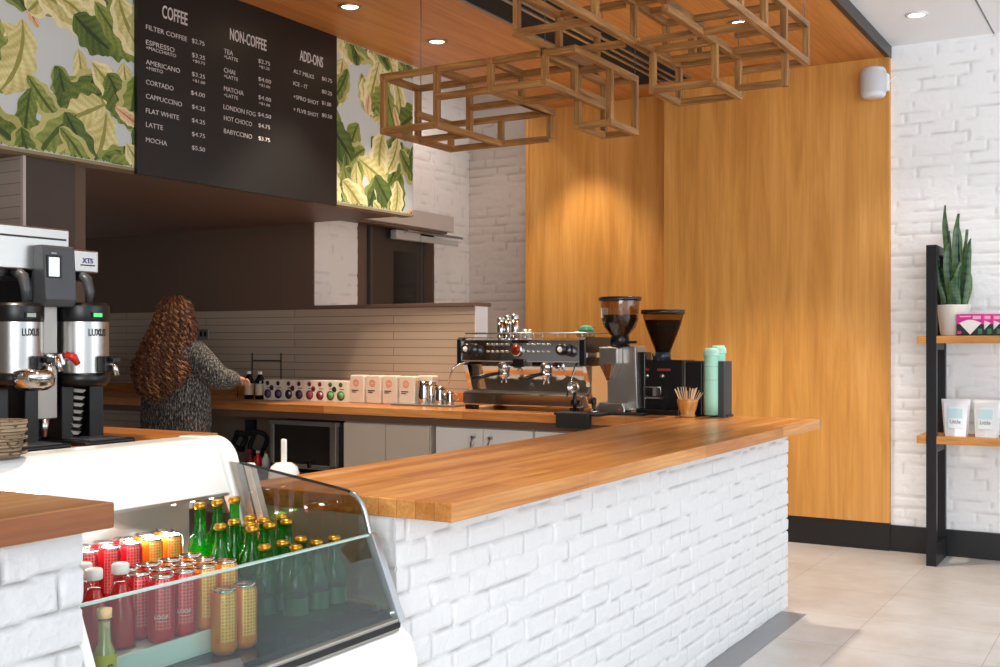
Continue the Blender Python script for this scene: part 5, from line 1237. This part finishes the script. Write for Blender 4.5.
# hair: inner volume plus ringlets
def hairmesh():
    rnd=random.Random(21); mb_=MB(); cols=[]
    V=[];Fc=[];C=[]
    def tube(pts,rads,col,n=6):
        base=len(V); pts=[Vector(p) for p in pts]
        for i,p in enumerate(pts):
            t=(pts[min(i+1,len(pts)-1)]-pts[max(i-1,0)]).normalized(); a=t.cross(Vector((.3,.8,.5)));a.normalize(); b=t.cross(a); 
            for k in range(n): V.append(tuple(p+rads[i]*(a*math.cos(2*PI*k/n)+b*math.sin(2*PI*k/n))))
        for i in range(len(pts)-1):
            for k in range(n): Fc.append((base+i*n+k,base+i*n+(k+1)%n,base+(i+1)*n+(k+1)%n,base+(i+1)*n+k)); C.append([c*(.9+.2*rnd.random()) for c in col])
    # core volume
    n=32; base=len(V); prof=[(.02,1.785),(.07,1.77),(.105,1.72),(.12,1.65),(.13,1.56),(.15,1.46),(.165,1.36),(.165,1.27),(.14,1.19),(.07,1.13)]
    for r,z in prof:
        drop=max(0,min(1,(1.72-z)/.25))
        for k in range(n):
            a=2*PI*k/n; yy=r*math.sin(a)*.75; 
            if yy>0: yy*=(1-.75*max(0,min(1,(1.6-z)/.2))) 
            V.append((r*math.cos(a)*1.05-.03*drop,yy-.045*drop-.01,z))
    for i in range(len(prof)-1):
        for k in range(n): Fc.append((base+i*n+k,base+i*n+(k+1)%n,base+(i+1)*n+(k+1)%n,base+(i+1)*n+k)); C.append(L3('#2a160d'))
    for s in range(560):
        a=rnd.uniform(-PI*1.15,PI*.15) if rnd.random()<.9 else rnd.uniform(0,PI)
        z0=rnd.uniform(1.50,1.785) if rnd.random()<.6 else 1.78-.0*rnd.random()
        h0=max(0,(1.79-z0)/.3); zend=rnd.uniform(1.12,1.34)-.03*math.cos(a)
        if math.sin(a)>.1: zend=rnd.uniform(1.5,1.62)
        t0=max(.0,(1.785-z0)); m=int(16+ (z0-zend)*62); pts=[];rads=[]
        turns=(z0-zend)/rnd.uniform(.030,.05); cr=rnd.uniform(.008,.016); ph=rnd.uniform(0,6.28)
        for i in range(m):
            t=i/(m-1); z=z0+(zend-z0)*t
            q=(1.79-z)
            R=(math.sqrt(max(0.0,1-((z-1.66)/.128)**2))*.108 if z>1.66 else .108+.075*min(1,(1.66-z)/.32)**.8)
            if z<1.27: R*=1-.35*((1.27-z)/.15)**1.5
            R=max(.01,R)*rnd_k(s)
            drop=max(0,min(1,(1.58-z)/.2)); yy=R*math.sin(a)*.8
            if yy>0: yy*=(1-.6*drop)
            wv=.006*math.sin(z*30+s)
            x=R*math.cos(a)*1.05-.03*drop+cr*min(1,t*4)*math.cos(turns*2*PI*t+ph)+wv; y=yy-.045*drop-.012+cr*min(1,t*4)*math.sin(turns*2*PI*t+ph)
            pts.append((x,y,z)); rads.append(.0058*(1-.55*t)+.0012)
        f=rnd.random(); c0=L3('#3a1d10'); c1=L3('#8a5230'); c2=L3('#b07a4a')
        col=[c0[k]*(1-f)+c1[k]*f for k in range(3)] if f<.8 else list(c2)
        tube(pts,rads,col,5)
    me=bpy.data.meshes.new('hair'); me.from_pydata(V,[],Fc); ca=me.color_attributes.new('Col','FLOAT_COLOR','CORNER'); dat=np.ones((len(me.loops),4),dtype=np.float32); i=0
    for f,c in zip(Fc,C): dat[i:i+4,:3]=c; i+=4
    ca.data.foreach_set('color',dat.ravel())
    for p in me.polygons: p.use_smooth=True
    return me
def rnd_k(s): return .92+.24*((s*7919)%97)/97
link('hair',hairmesh(),'hair',pe)

# ================================================================ CAMERA, LIGHT, COLOUR
cam=bpy.data.cameras.new('camera'); co=bpy.data.objects.new('camera',cam); COL.objects.link(co)
cam.sensor_width=36; cam.lens=F*36/1000; cam.shift_y=(V0-333.5)/1000; cam.clip_start=.05; cam.clip_end=100
co.location=(0,0,H); co.rotation_euler=(PI/2,0,TH); SC.camera=co
w=bpy.data.worlds.new('daylight'); SC.world=w; w.use_nodes=True; bg=w.node_tree.nodes['Background']; bg.inputs[0].default_value=(.80,.90,1.,1); bg.inputs[1].default_value=.85
def area(name,loc,target,sx,sy,e,col):
    l=bpy.data.lights.new(name,'AREA'); l.shape='RECTANGLE'; l.size=sx; l.size_y=sy; l.energy=e; l.color=col
    o=bpy.data.objects.new(name,l); COL.objects.link(o); o.location=loc; o.rotation_euler=(Vector(target)-Vector(loc)).to_track_quat('-Z','Y').to_euler(); return o
area('shopfront_daylight',(4.0,6.0,1.9),(-1,7.0,1.0),4.0,3.0,45,(.93,.97,1.))
area('entrance_daylight',(2.3,-2.9,2.0),(2.7,8,1.6),4.0,3.0,165,(.95,.98,1.))
SC.cycles.transparent_max_bounces=32
SC.view_settings.view_transform='Standard'; SC.view_settings.look='None'; SC.view_settings.gamma=1; SC.view_settings.use_curve_mapping=False
SC.view_settings.exposure=.72
